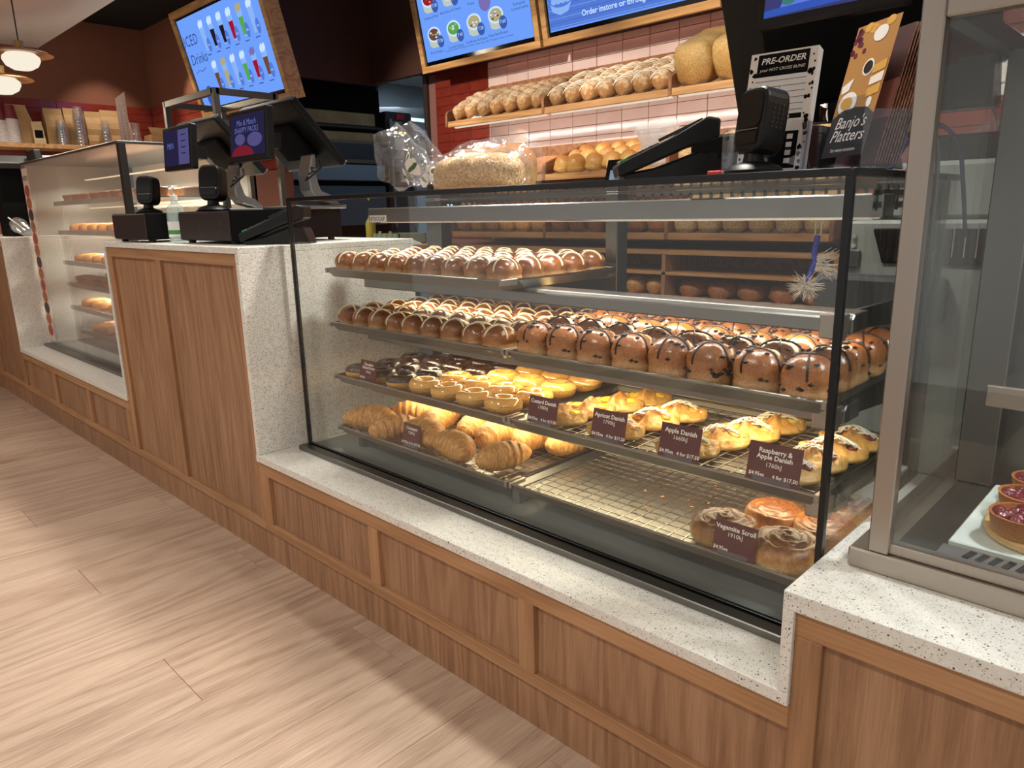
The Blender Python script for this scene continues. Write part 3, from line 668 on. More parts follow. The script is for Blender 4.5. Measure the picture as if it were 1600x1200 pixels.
spots = [(-2.27, .275, 20, 2), (-2.15, .262, 75, 1), (-2.02, .285, -10, 2), (-1.868, .262, -12, 0), (-1.715, .290, 75, 1),
         (-2.24, .41, 40, 1), (-2.11, .40, 110, 0), (-1.97, .43, 100, 1), (-1.86, .42, 82, 0), (-1.765, .475, 80, 2), (-1.665, .50, 80, 1),
         (-2.21, .55, 20, 0), (-2.00, .57, 70, 1), (-1.865, .57, 70, 0)]
for i, (x, y, a, k) in enumerate(spots):
    cq = put('croissant', cr[k], loc=(x, y, ZP[3]), rot=(0, 0, R(a))); cq.scale = (.94,)*3; tag(cq, 'golden flaky croissant on the bottom shelf', 'croissant', 'croissants on the bottom shelf')

# ---- danishes
def danish_body(seed):
    m = MB(); nu, nv = 37, 21; L, W = .068, .042
    def top(u, v):
        s = u*2-1; w = v*2-1
        wid = W*(max(1-abs(s)**2.2, 0)**.55)+.006
        x = L*s; y = wid*w
        strap = math.exp(-((s-.30*w)/.13)**2); pocket = math.exp(-((abs(s)-.50)/.17)**2)
        z = .026*(1-abs(w)**2.2)*(.62+.38*(1-abs(s)**2))+.012*strap*(1-w*w)-.010*pocket*(1-abs(w)**1.5)+.0042*(((abs(w)*3.4+s*.5) % 1)-.5)*(1-strap)+.004*mnoise.noise(Vector((x*70+seed*3, y*70, 0)))
        return Vector((x, y, max(z, 0)+.006))
    def bot(u, v): p = top(u, v); return Vector((p.x*.93, p.y*.93, 0))
    m.grid(top, nu, nv); m.grid(bot, nu, nv)
    rim = [(0, v) for v in range(nv)]
    o = len(m.v)
    idx = [j*nu for j in range(nv)]+[(nv-1)*nu+i for i in range(1, nu)]+[j*nu+nu-1 for j in range(nv-2, -1, -1)]+[i for i in range(nu-2, 0, -1)]
    q = nu*nv
    for a, b in zip(idx, idx[1:]+idx[:1]): m.f.append([a, b, q+b, q+a]); m.m.append(0)
    return m.mesh('danish', M['danish'], smooth='all')
def blobm(name, pts, mat):
    b = MB()
    for (x, y, z, rx, ry, rz) in pts:
        b.lathe([(0, -1), (.7, -.7), (1, 0), (.8, .6), (.4, .92), (0, 1)], 10, M=Matrix.Translation((x, y, z)) @ Matrix.Diagonal((rx, ry, rz, 1)))
    return b.mesh(name, mat, smooth='all')
db = [danish_body(s) for s in range(3)]
fillm = {k: blobm('filling', [(-.034, 0, .021, .017, .022, .0075), (.034, .0, .021, .017, .022, .0075), (-.026, .004, .023, .008, .010, .006), (.030, -.006, .023, .010, .008, .006)], M[k]) for k in ('custard', 'apricot', 'apple', 'berry')}
def drizzle(seed):
    rnd = random.Random(seed); b = MB()
    for k in range(3):
        pts = []
        for i in range(9):
            s = -1+2*i/8; x = .052*s; y = .018*math.sin(i*2.1+k*2+seed); z = .004+.026*(1-abs(y/.043)**2.2)*(.55+.45*(1-s*s))+.010*(.5+.5*math.cos(min(abs(s)*3.2, math.pi)))+.004
            pts.append((x, y, z))
        b.tube(pts, .0022, 5)
    for k in range(2): b.lathe([(0, -1), (1, 0), (0, 1)], 9, M=Matrix.Translation((rnd.uniform(-.03, .03), rnd.uniform(-.012, .012), .033)) @ Matrix.Diagonal((.016, .010, .004, 1)))
    return b.mesh('icing', M['icing'], smooth='all')
dz = [drizzle(s) for s in range(3)]
DAN = [('custard', 'custard danish with bright yellow filling', [(-1.515, .292), (-1.500, .385), (-1.478, .475), (-1.452, .562)]),
       ('apricot', 'apricot danish with orange filling', [(-1.352, .292), (-1.330, .400), (-1.315, .500)]),
       ('apple', 'apple danish with pale green filling under white icing', [(-1.165, .285), (-1.145, .375), (-1.120, .465), (-1.100, .555)]),
       ('berry', 'raspberry and apple danish with dark red filling under white icing', [(-.955, .285), (-.945, .372), (-.935, .455), (-.930, .545)])]
for fl, lab, pp in DAN:
    for i, (x, y) in enumerate(pp):
        o = put('danish', random.choice(db), loc=(x, y, ZP[2]), rot=(0, 0, R(random.uniform(22, 42)))); tag(o, lab, 'danish', fl+' danishes on the third shelf'); o.scale = (.96, .96, 1)
        put('filling', fillm[fl], o)
        if fl in ('apple', 'berry', 'apricot'): put('icing', random.choice(dz), o)

# ---- savoury scrolls
def scroll(seed, r=.064, h=.046):
    m = MB(); n, k = 40, 12; vs = []
    def hh(rr, th):
        sp_ = (rr*3.0-th/(2*math.pi)) % 1.0
        return h*(1-.28*rr**2.5)+.0075*abs(math.sin(sp_*math.pi))**.6+.004*mnoise.noise(Vector((rr*4*math.cos(th), rr*4*math.sin(th), seed*5.)))
    for j in range(k):
        rr = (j+.3)/(k-.7)
        for i in range(n):
            th = 2*math.pi*i/n; w = 1+.06*mnoise.noise(Vector((math.cos(th)*1.5, math.sin(th)*1.5, seed*7.)))
            vs.append((r*rr*w*math.cos(th), r*rr*w*math.sin(th), hh(rr, th)))
    for zf, rf in ((.62, 1.05), (.3, 1.05), (.0, .96)):
        for i in range(n):
            th = 2*math.pi*i/n; w = 1+.06*mnoise.noise(Vector((math.cos(th)*1.5, math.sin(th)*1.5, seed*7.)))
            vs.append((r*rf*w*math.cos(th), r*rf*w*math.sin(th), h*.8*zf))
    K = k+3; fs = [(j*n+i, j*n+(i+1) % n, (j+1)*n+(i+1) % n, (j+1)*n+i) for j in range(K-1) for i in range(n)]+[tuple(range(n)), tuple((K-1)*n+i for i in range(n))]
    body = m.add(vs, fs).mesh('scroll', M['scroll'], smooth='all')
    pts = []
    for i in range(60):
        th = i/60*2.75*2*math.pi; rr = .06+.92*(i/60); rr2 = (math.floor(0)+th/(2*math.pi))/3.0
        if rr2 > .96: break
        pts.append((r*rr2*math.cos(th), r*rr2*math.sin(th), hh(rr2, th)+.0015))
    return body, MB().tube(pts, .0032, 6).mesh('spiral_filling', M['vege'], smooth='all')
sc_ = [scroll(s) for s in range(3)]
for x, y, s in ((-1.078, .290, .98), (-.942, .276, 1.04), (-1.030, .420, .92), (-.900-.022, .414, .92), (-.925, .548, .92)):
    q = random.choice(sc_); o = put('savoury_scroll', q[0], loc=(x, y, ZP[3]), rot=(0, 0, random.uniform(0, 6))); o.scale = (s, s, s*1.05)
    tag(o, 'round swirled scroll with browned cheese crust', 'scroll', 'scrolls on the bottom shelf'); put('spiral_filling', q[1], o)
cb_ = MB().lathe([(0, -.5), (1, 0), (.5, .4), (0, .5)], 5).mesh('crumb', M['crumb'])
for i in range(26):
    x = random.uniform(-1.55, -1.05); y = random.uniform(.25, .6)
    if x > -1.15 and y < .5: continue
    s = random.uniform(.002, .006); o = put('crumb', cb_, loc=(x, y, ZL[3]-.0085+s*.3), rot=(0, 0, random.uniform(0, 6))); o.scale = (s, s*.8, s*.6)
    tag(o, 'small pastry crumb on the bare bottom rack', 'crumb', 'crumbs on the bottom rack')

# ---- price cards
def price_card(lines, kj, price, u, v, y, z, w, h, lab, right='4 for $17.50'):
    p = on(u, v, 'y', y); t = thing('price_card', lab, 'price card', (p.x, y, z))
    tilt = T(0, 0, 0, R(90-12)); 
    MB().box(-w/2, w/2, 0, h, -.0006, .0006, M=tilt).build('card', M['maroon'], t, world=False)
    n = len(lines); fs = h*.155 if n == 1 else h*.14
    for i, l in enumerate(lines): lettering(l, fs*1.25, tilt @ T(0, h*(.80-.16*i), .0009), M['cream'], t, bold=.0003)
    lettering(kj, fs*1.15, tilt @ T(0, h*(.80-.17*n-.02), .0009), M['cream'], t)
    lettering(price, fs*.95, tilt @ T(-w*.30, h*.17, .0009), M['cream'], t, bold=.0002)
    if right: lettering(right, fs*.95, tilt @ T(w*.24, h*.17, .0009), M['cream'], t, bold=.0002)
    MB().box(-w*.36, w*.36, -.001, h*.14, .0016, .0026, M=tilt).box(-w*.36, w*.36, -.002, .0, -.012, .0026, M=tilt).build('clear_holder', M['acrylic'], t, world=False)
    return t
yC = .196
price_card(['Chocolate', 'Glazed Donut'], '1390kJ', '$4.20ea', 573, 585, yC+.012, ZL[2]+.003, .082, .062, 'maroon price card for the chocolate donuts', None)
price_card(['Croissant'], '1280kJ', '$4.95ea', 640, 686, yC+.018, ZL[3]+.003, .078, .066, 'maroon price card for the croissants')
price_card(['Custard Danish'], '1780kJ', '$4.95ea', 845, 650, yC+.014, ZL[2]+.003, .088, .064, 'maroon price card for the custard danishes')
price_card(['Apricot Danish'], '1790kJ', '$4.95ea', 948, 674, yC+.012, ZL[2]+.003, .088, .066, 'maroon price card for the apricot danishes')
price_card(['Apple Danish'], '1660kJ', '$4.95ea', 1059, 698, yC+.010, ZL[2]+.003, .090, .068, 'maroon price card for the apple danishes')
price_card(['Raspberry &', 'Apple Danish'], '1760kJ', '$4.95ea', 1206, 735, yC+.008, ZL[2]+.003, .098, .070, 'maroon price card for the raspberry and apple danishes')
price_card(['Vegemite Scroll'], '1910kJ', '$4.95ea', 1145, 850, yC+.008, ZL[3]+.003, .086, .066, 'maroon price card for the scrolls', None)

# ---- hanging brush in the case
bp = on(1278, 368, 'y', .60)
br = thing('cleaning_brush', 'blue handled brush with pale bristles hanging in the display case', 'brush', (bp.x, .60, bp.z))
pts = [on(1278, 368, 'y', .60), on(1272, 395, 'y', .60), on(1274, 408, 'y', .60), on(1265, 430, 'y', .60), on(1258, 447, 'y', .60)]
MB().tube(pts, .006, 8).build('handle', M['blueplastic'], br, smooth=True)
w = MB()
for dx in (-.006, .006): w.tube([(bp.x+dx, .60, bp.z), (bp.x+dx, .60, bp.z+.035), (bp.x+dx, .60, 1.062)], .0012, 5)
w.build('hook', M['wire'], br)
hd = pts[-1]; q = MB(); rnd = random.Random(4)
for i in range(220):
    a = Vector((rnd.gauss(0, 1), rnd.gauss(0, 1), rnd.gauss(-.25, .8))).normalized(); p0 = hd+Vector((rnd.uniform(-.008, .008), rnd.uniform(-.008, .008), rnd.uniform(-.008, .008)))
    q.tube([p0, p0+a*rnd.uniform(.02, .042)], [.0010, .0004], 3)
mid_ = pts[2]
for i in range(70):
    a = Vector((rnd.uniform(.3, 1), rnd.gauss(0, .3), rnd.uniform(-.6, .5))).normalized(); q.tube([mid_+Vector((0, 0, rnd.uniform(-.02, .01))), mid_+a*rnd.uniform(.03, .06)], [.0009, .0004], 3)
q.build('bristles', M['bristle'], br, kind='stuff')

# ---- pale scoop clipped to the rear post
scp = on(944, 494, 'y', .655); sc2 = thing('measuring_scoop', 'pale green scoop clipped to the rear post of the display case', 'scoop', (scp.x, .655, scp.z))
MB().lathe([(0, -.030), (.014, -.028), (.017, -.01), (.017, .012), (.021, .016), (.021, .020), (0, .020)], 16, M=T(0, 0, 0, R(70), R(-35))).build('cup', plain('pale_green', (186, 198, 172), .45), sc2, world=False, smooth=True)
MB().box(-.004, .030, .0, .030, -.016, -.008).build('clip', M['steel_v'], sc2, world=False)
# ================================================================== BREAD WALL
BX = [-3.772, -3.027, -2.282, -1.537]
YF = 1.93
def bay(label, x0, x1, zf, zb, zt, yf=YF):
    t = thing('bread_shelf', label, 'bread shelf', ((x0+x1)/2, YW-.02, zf)); yb = YW-.012
    MB().prism([(yf+.012, zf), (yf+.012, zf+.016), (yb, zb+.016), (yb, zb)], x0+.009, x1-.009, 'x').build('base_board', M['shelfwood'], t, bevel=.001)
    MB().box(x0+.009, x1-.009, yf, yf+.014, zf-.006, zf+.026).build('front_lip', M['shelfwood'], t, bevel=.002)
    MB().box(x0+.009, x1-.009, yb-.012, yb, zb, zt).build('back_board', M['shelfside'], t)
    for x in (x0, x1):
        poly = [(yf-.004, zf-.006), (yf-.004, zf+.066), (yf+.006, zf+.082), (yf+.03, zf+.09), (yb, zt), (yb, zb-.02)]
        MB().prism(poly, x-.009 if x == x0 else x-.009, x+.009 if x == x1 else x+.009, 'x').build('divider', M['shelfside'], t, bevel=.003) if x == x0 or x1 == BX[-1] else None
    MB().box(x0+.012, x1-.012, yf+.016, yf+.018, zf+.012, zf+.045).build('clear_lip', M['acrylic'], t)
    if zf > 1.5: MB().box(x0+.02, x1-.02, 1.972, 1.990, zf-.008, zf-.001).build('light_strip', emis('shelf_led', (255, 238, 214), .8), t)
    return t
for i, nm in enumerate(('floury long loaves', 'slashed oval loaves', 'big white loaves')): bay('upper sloping oak bread shelf of '+nm, BX[i], BX[i+1], 1.566, 1.722, 1.815)
for i, nm in enumerate(('tomato topped bread', 'round golden rolls', 'seeded rolls')): bay('middle sloping oak bread shelf of '+nm, BX[i], BX[i+1], 1.240, 1.350, 1.440)
for i, nm in enumerate(('golden tin loaves', 'brown tin loaves', 'seed coated tin loaves')): bay('lower sloping oak bread shelf of '+nm, BX[i], BX[i+1], .948, 1.035, 1.130)

def loaf(L, W, H, seed, e=.8, lumps=0, slash=0, endp=3.2, nz=.05):
    """loaf along +y from 0 to L, base on z=0"""
    m = MB(); n, k = 30, 16; vs = []
    for i in range(n):
        s = i/(n-1)*2-1; env = max(1-abs(s)**endp, 0)**.5+.03
        lump = 1-.24*abs(math.cos(lumps*math.pi*(i/(n-1)))) ** 6 if lumps else 1
        for j in range(k):
            a = 2*math.pi*j/k; c, d = sp(math.cos(a), e), sp(math.sin(a), e)
            w = 1+nz*mnoise.noise(Vector((s*3+seed*7, c*1.6, d*1.6)))
            x = W/2*env*c*w; z = H*.5+H*.5*d*(env if d > 0 else 1)*w*(lump if d > 0 else 1); y = L/2+L/2*s
            vs.append((x, y, max(z, 0)))
    fs = [(i*k+j, (i+1)*k+j, (i+1)*k+(j+1) % k, i*k+(j+1) % k) for i in range(n-1) for j in range(k)]+[tuple(range(k)), tuple((n-1)*k+j for j in range(k))[::-1]]
    return m.add(vs, fs)
def slope(zf, zb): return math.atan2(zb-zf, YW-.012-(YF+.012))
def on_slope(me, x, d, zf, zb, lab, grp, name='bread_loaf', rz=0, cat='loaf', extra=None, sc=1):
    a = slope(zf, zb); y = YF+.018+d*math.cos(a); z = zf+.0175+d*math.sin(a)+.001
    o = put(name, me, loc=(x, y, z), rot=(a, 0, rz)); tag(o, lab, cat, grp)
    if sc != 1: o.scale = (sc,)*3
    if extra: put(extra.name.split('.')[0], extra, o)
    return o
fl = [loaf(.33, .096, .090, s, lumps=5, nz=.16).mesh('bread_loaf', M['flour'], smooth='all') for s in range(3)]
for i in range(7): on_slope(fl[i % 3], BX[0]+.068+.1015*i, .004, 1.566, 1.722, 'floury long bread loaf in the upper shelf', 'floury loaves on the upper shelf')
def stripes(L, W, H, n):
    b = MB()
    for k in range(n):
        y = L*(.14+.72*k/(n-1)); pts = []
        for j in range(7):
            a = math.pi*(.12+.76*j/6); s = (y/L*2-1); env = max(1-abs(s)**3.2, 0)**.5+.03
            pts.append((W/2*env*math.cos(a)*1.01, y+.014*math.cos(a), H*.5+H*.5*math.sin(a)**.8*env*1.01))
        b.tube(pts, .0022, 4)
    return b.mesh('flour_stripe', plain('flour_stripe', (240, 228, 206), .9))
so = [loaf(.162, .095, .085, s+5, lumps=2, nz=.1).mesh('bread_loaf', M['flour'], smooth='all') for s in range(3)]; ss = stripes(.162, .095, .085, 8)
for i in range(7):
    for j in range(2):
        on_slope(so[(i+j) % 3], BX[1]+.066+.1015*i, .004+.17*j, 1.566, 1.722, 'slashed oval bread loaf with flour stripes', 'oval loaves on the upper shelf', extra=ss)
wl_ = [MB().add(*(lambda q: (q.v, q.f))(loaf(.32, .178, .170, s+9, e=.50, lumps=0, nz=.08, endp=9))).mesh('bread_loaf', M['white_loaf'], smooth='all') for s in range(2)]
for i in range(4): on_slope(wl_[i % 2], BX[2]+.10+.183*i, .004, 1.566, 1.722, 'big pale white loaf on the upper shelf', 'big white loaves on the upper shelf')
fo = loaf(.20, .20, .055, 3, e=.5, nz=.1).mesh('bread_loaf', M['focaccia'], smooth='all')
for i in range(3): on_slope(fo, BX[0]+.135+.235*i, .05, 1.24, 1.35, 'flat tomato topped bread on the middle shelf', 'tomato breads on the middle shelf')
rl = [bun_body(.0485, .0485, .084, 40+s, e=.95).mesh('bread_roll', M['roll'], smooth='all') for s in range(3)]
rs = bun_body(.0485, .0485, .078, 44, e=.95).mesh('bread_roll', M['seed_loaf'], smooth='all')
for b_, lab, grp in ((1, 'round golden bread roll on the middle shelf', 'golden rolls on the middle shelf'), (2, 'round seeded bread roll on the middle shelf', 'seeded rolls on the middle shelf')):
    for i in range(7):
        for j in range(3):
            if b_ == 1 and i > 4: continue
            on_slope(rl[(i+j) % 3] if b_ == 1 else rs, BX[b_]+.066+.102*i, .058+.106*j, 1.24, 1.35, lab, grp, 'bread_roll', random.uniform(0, 6), 'roll')
tl = {k: [loaf(.30, .114, .130, s+17, e=.45, nz=.05, endp=9).mesh('bread_loaf', M[k], smooth='all') for s in range(2)] for k in ('gold_loaf', 'brown_loaf', 'seed_loaf')}
for b_, (k, lab, grp) in enumerate((('gold_loaf', 'golden tin loaf on the lower bread shelf', 'golden tin loaves'), ('brown_loaf', 'dark brown tin loaf on the lower bread shelf', 'brown tin loaves'), ('seed_loaf', 'seed coated tin loaf on the lower bread shelf', 'seeded tin loaves'))):
    for i in range(6): on_slope(tl[k][i % 2], BX[b_]+.072+.120*i, .006, .948, 1.035, lab, grp)

# plastic tub on the middle shelf edge
tb = on(1060, 222, 'y', 1.95)
tub = MB().lathe([(.086, 0), (.100, .155), (.110, .157), (.110, .165), (.096, .165), (.082, .008), (0, .008)], 24).mesh('plastic_tub', film('frosted_tub', .2, diff=.16, bs=4), smooth=True)
a_ = slope(1.24, 1.35); tag(put('plastic_tub', tub, loc=(-2.405, YF+.018+.135*math.cos(a_), 1.2590+.135*math.sin(a_)), rot=(a_, 0, 0)), 'frosted plastic tub standing beside the golden rolls', 'tub')

# back bench below the bread shelves
bn = thing('back_bench', 'oak back bench with open bread compartments below the bread shelves', 'bench', (-2.65, 2.1, 0)); b0, b1 = -3.80, -1.50
MB().box(b0, b1, 1.93, YW-.012, .875, .897).build('top_board', M['shelfwood'], bn, bevel=.002)
MB().box(b0, b1, 1.93, YW-.012, .782, .797).build('shelf_board', M['shelfwood'], bn, bevel=.002)
MB().box(b0, b1, 1.93, YW-.012, .66, .68).build('shelf_board', M['shelfwood'], bn, bevel=.002)
for x in (b0, -3.05, -2.300, b1-.02): MB().box(x, x+.02, 1.93, YW-.012, .68, .875).build('divider', M['stile'], bn)
MB().box(b0, b1, YW-.03, YW-.012, 0, .875).build('back_board', M['shelfside'], bn)
xs = [b0, -3.05, -2.65, -2.30, -1.90, b1]
for a, b in zip(xs, xs[1:]): MB().box(a+.002, b-.002, 1.935, 1.955, .06, .655).build('cupboard_door', M['panel'], bn, bevel=.002)
MB().box(b0, b1, 1.96, YW-.03, 0, .66).build('carcass', M['stile'], bn)
strip = MB().box(-2.75, -1.52, 2.06, 2.22, .897, .917).mesh('knife_block', M['matte'], bevel=.002)
tag(put('cutting_mat', strip), 'long black mat lying on the back bench', 'mat')
lb = [loaf(.22, .115, .085, s+30, nz=.1).mesh('bread_loaf', M['gold_loaf'], smooth='all') for s in range(2)]
for i, x in enumerate((-2.62, -2.49, -2.37)): tag(put('bread_loaf', lb[i % 2], loc=(x, 1.96, .681)), 'golden loaf in the low bench compartment', 'loaf', 'loaves in the bench')
dl = loaf(.22, .14, .075, 40, nz=.16).mesh('bread_loaf', M['brown_loaf'], smooth='all')
for i in range(5): tag(put('bread_loaf', dl, loc=(-2.19+.15*i, 1.97, .681), rot=(0, 0, .05*i)), 'dark crusty loaf in the dim bench compartment', 'loaf', 'dark loaves in the bench')

# ================================================================== MENU BOARDS
scr_blue = emis('screen_blue', (104, 150, 236), 1.15); scr_pale = emis('screen_pale', (140, 180, 246), 1.0); scr_ink = emis('screen_ink', (52, 76, 140), .9)
scr_bub = emis('screen_bubble', (58, 92, 172), 1.0); scr_white = emis('screen_white', (196, 220, 252), 1.1); scr_crust = emis('screen_crust', (186, 176, 130), .9)
scr_pie = emis('screen_pie', (190, 200, 190), 1.0); scr_brown = emis('screen_brown', (120, 82, 62), .8); scr_red = emis('screen_red', (170, 24, 48), .9); scr_green = emis('screen_green', (88, 176, 80), .9)
scr_dark = emis('screen_dark', (44, 34, 52), .6); scr_mauve = emis('screen_mauve', (122, 110, 180), 1.0); scr_mid = emis('screen_mid', (84, 122, 214), 1.0)
def board(name, label, xl, xr, zb, h, yb, tilt, fw=.035, dp=.065):
    w = xr-xl; t = thing(name, label, 'menu screen', (xl, yb, zb)); t.rotation_euler = (R(90+tilt), 0, 0)
    for b in ((0, w, 0, fw), (0, w, h-fw, h), (0, fw, fw, h-fw), (w-fw, w, fw, h-fw)):
        MB().box(b[0], b[1], b[2], b[3], -dp, 0).build('frame_rail', M['frame'], t, world=False, bevel=.002)
    MB().box(fw, w-fw, fw, h-fw, -dp+.01, -.016).build('bezel', M['gloss'], t, world=False)
    b = .014
    s = MB().box(fw+b, w-fw-b, fw+b*1.6, h-fw-b, -.016, -.013).build('screen', scr_blue, t, world=False)
    return t, s, (fw+b, w-fw-b, fw+b*1.6, h-fw-b)
def ell(s, x, y, rx, ry, mat, z=-.0125, nm='picture', n=22, a0=0):
    return MB().prism([(x+rx*math.cos(2*math.pi*k/n+a0), y+ry*math.sin(2*math.pi*k/n+a0)) for k in range(n)], z, z+.0003, 'z').build(nm, mat, s, world=False)
def poly(s, pts, mat, z=-.0125, nm='picture'): return MB().prism(pts, z, z+.0003, 'z').build(nm, mat, s, world=False)
def pie(s, x, y, r, top, name, price, seed):
    poly(s, [(x-r, y), (x-r*.82, y-r*1.0), (x-r*.4, y-r*1.2), (x+r*.4, y-r*1.2), (x+r*.82, y-r), (x+r, y)], scr_pie, -.0125)
    ell(s, x, y, r, r*.72, scr_white, -.0122); ell(s, x, y, r*.8, r*.55, top, -.0119)
    rnd = random.Random(seed)
    for k in range(7): a = rnd.uniform(0, 6.28); q = rnd.uniform(0, .7); ell(s, x+r*q*math.cos(a), y+r*.62*q*math.sin(a), r*.16, r*.09, rnd.choice((scr_crust, scr_white, scr_brown)), -.0116, n=8)
    ell(s, x+r*.85, y-r*.75, r*.5, r*.56, scr_bub, -.0113, 'price_bubble')
    lettering(price, r*.42, T(x+r*.85, y-r*.7, -.0108), scr_white, s)
    lettering(name, r*.34, T(x, y-r*1.62, -.0120), scr_ink, s)
m1, s1, bx1 = board('menu_board', 'blue pie menu screen in an oak frame above the floury loaves', -4.10, -3.135, 1.905, .60, 2.04, 11)
W1, H1 = .965, .60
rows = [[('Beef & Pepper', scr_brown), ('Curried Chicken', scr_green), ('Cauliflower & Cheese', scr_crust), ('Pulled Beef Brisket', scr_crust)],
        [('Traditional Meat', scr_red), ('Beef, Bacon & Cheese', scr_brown), ('Potato', scr_brown), ('Egg & Bacon', scr_crust)]]
for j in range(2):
    for i in range(4): pie(s1, .150+.172*i, .195+.185*j+.004*i, .058, rows[j][i][1], rows[j][i][0], '7.%d0' % (3+i), i+10*j)
pie(s1, .845, .33, .062, scr_crust, 'Tasmanian', '9.50', 99); lettering('Curried Scallop', .020, T(.845, .208, -.012), scr_ink, s1)
ell(s1, .60, .285, .045, .048, scr_mauve, -.0110, 'price_bubble'); ell(s1, .885, .43, .058, .06, scr_mauve, -.0110, 'price_bubble'); lettering('Pies', .07, T(.79, .475, -.012, s=1), scr_ink, s1, shear=.3)
lettering('For instore purchase. This image was created to show variety only. GST applies to eaten in purchases.', .0135, T(.50, .092, -.012), scr_ink, s1)
m2, s2, bx2 = board('menu_board', 'blue ordering screen in an oak frame above the slashed loaves', -3.115, -2.115, 1.905, .60, 2.04, 11)
poly(s2, [(.052, .065), (.948, .065), (.948, .235), (.052, .26)], scr_mid, -.0128)
for k in range(9): poly(s2, [(.052, .072+.020*k), (.948, .070+.018*k), (.948, .0718+.018*k), (.052, .0738+.020*k)], scr_bub if k % 2 else scr_pale, -.0126)
poly(s2, [(.062, .195), (.078, .145), (.125, .125), (.178, .135), (.215, .195)], scr_pale); ell(s2, .138, .195, .076, .036, scr_mid, -.0120)
for k in range(8): ell(s2, .092+.03*(k % 4), .188+.02*(k//4), .018, .014, scr_pale, -.0117, n=12)
ell(s2, .40, .215, .155, .060, scr_pale); ell(s2, .40, .220, .126, .046, scr_mid, -.0120); poly(s2, [(.31, .225), (.34, .205), (.46, .220), (.48, .245), (.38, .255)], scr_crust, -.0117)
lettering("Order instore or through the Banjo's App", .037, T(.575, .108, -.0110), scr_white, s2, bold=.0006)
m3, s3, bx3 = board('menu_board', 'tilted blue iced drinks menu screen in an oak frame on the brown wall', -5.60, -4.42, 1.735, .66, 1.32, 14, fw=.042, dp=.10)
lettering('ICED', .088, T(.165, .47, -.012), scr_ink, s3, spacing=1.1, shear=.15); lettering('Drinks', .088, T(.205, .36, -.012), scr_ink, s3, shear=.15)
poly(s3, [(.11, .285), (.15, .297), (.20, .288), (.26, .302), (.26, .298), (.20, .284), (.15, .293), (.11, .281)], scr_ink)
def drink(x, y, w, h, c1, c2, seed):
    poly(s3, [(x-w*.62, y-h*.5), (x+w*.62, y-h*.5), (x+w, y+h*.32), (x-w, y+h*.32)], scr_pale, -.0126)
    if c1: poly(s3, [(x-w*.58, y-h*.45), (x+w*.58, y-h*.45), (x+w*.85, y+h*.10), (x-w*.85, y+h*.10)], c1, -.0122)
    for k in range(4): ell(s3, x-w*.6+w*.4*k, y+h*(.36+.06*(k % 2)), w*.42, h*.11, c2 or scr_white, -.0119, n=10)
    ell(s3, x+w*1.15, y-h*.34, w*.72, h*.24, scr_mid, -.0115, 'price_bubble'); lettering('8.%d0' % (seed % 10), w*.5, T(x+w*1.15, y-h*.34, -.0110), scr_white, s3)
    poly(s3, [(x-w*.8, y-h*.66), (x+w*.8, y-h*.66), (x+w*.8, y-h*.63), (x-w*.8, y-h*.63)], scr_ink, -.0124)
c6 = [(None, None), (scr_dark, None), (scr_dark, scr_white), (scr_red, None), (scr_green, scr_crust), (None, None)]; d6 = [(scr_brown, None), (scr_crust, scr_crust), (None, None), (scr_green, None), (scr_red, scr_mauve), (scr_brown, None)]
for i in range(6): drink(.365+.128*i, .47, .033, .17, c6[i][0], c6[i][1], i+4); drink(.375+.128*i, .235, .033, .17, d6[i][0], d6[i][1], i+7)
ell(s3, .20, .125, .062, .07, scr_bub, nm='price_bubble')

# prep table behind the tall counter
pt_ = on(668, 381, 'y', 1.72); ptz = pt_.z
ptb = thing('prep_table', 'small oak topped prep table behind the tall counter', 'table', (pt_.x-.30, 1.72, 0))
MB().box(pt_.x-.62, pt_.x+.05, 1.50, 1.92, ptz-.03, ptz).build('table_top', M['shelfwood'], ptb, bevel=.003)
for x in (pt_.x-.59, pt_.x+.0):
    for y in (1.53, 1.87): MB().box(x, x+.03, y, y+.03, 0, ptz-.03).build('leg', M['grey_d'], ptb)
cbq = thing('crate', 'pale green plastic crate on the prep table', 'crate', (pt_.x-.21, 1.68, ptz)); gcr = plain('crate_green', (150, 162, 132), .6)
MB().box(-.13, .13, -.10, .10, 0, .006).box(-.13, .13, -.10, -.094, 0, .06).box(-.13, .13, .094, .10, 0, .06).box(-.13, -.124, -.10, .10, 0, .06).box(.124, .13, -.10, .10, 0, .06).build('body', gcr, cbq, world=False)
for k in range(5): MB().box(-.11+.05*k, -.085+.05*k, -.104, -.10, .012, .075 if k % 2 else .062).build('rib', gcr, cbq, world=False)
ybt = thing('sauce_bottle', 'yellow squeeze bottle on the prep table', 'bottle', (pt_.x-.38, 1.60, ptz)); MB().lathe([(0, 0), (.028, 0), (.030, .01), (.030, .12), (.016, .145), (.012, .15), (.004, .19), (0, .19)], 16).build('bottle', plain('mustard', (190, 172, 66), .4), ybt, world=False, smooth=True)
clo = MB().grid(lambda u, v: Vector((pt_.x-.015+.08*(u-.5), 1.60+.14*(v-.5), ptz+.002+.03*math.sin(u*3.14)*math.sin(v*3.14)+.012*mnoise.noise(Vector((u*6, v*6, 3))) if 0 < u < 1 and 0 < v < 1 else ptz+.001)), 12, 12).mesh('cloth', M['paper'], smooth='all')
tag(put('cloth', clo), 'crumpled white cloth on the prep table', 'cloth')
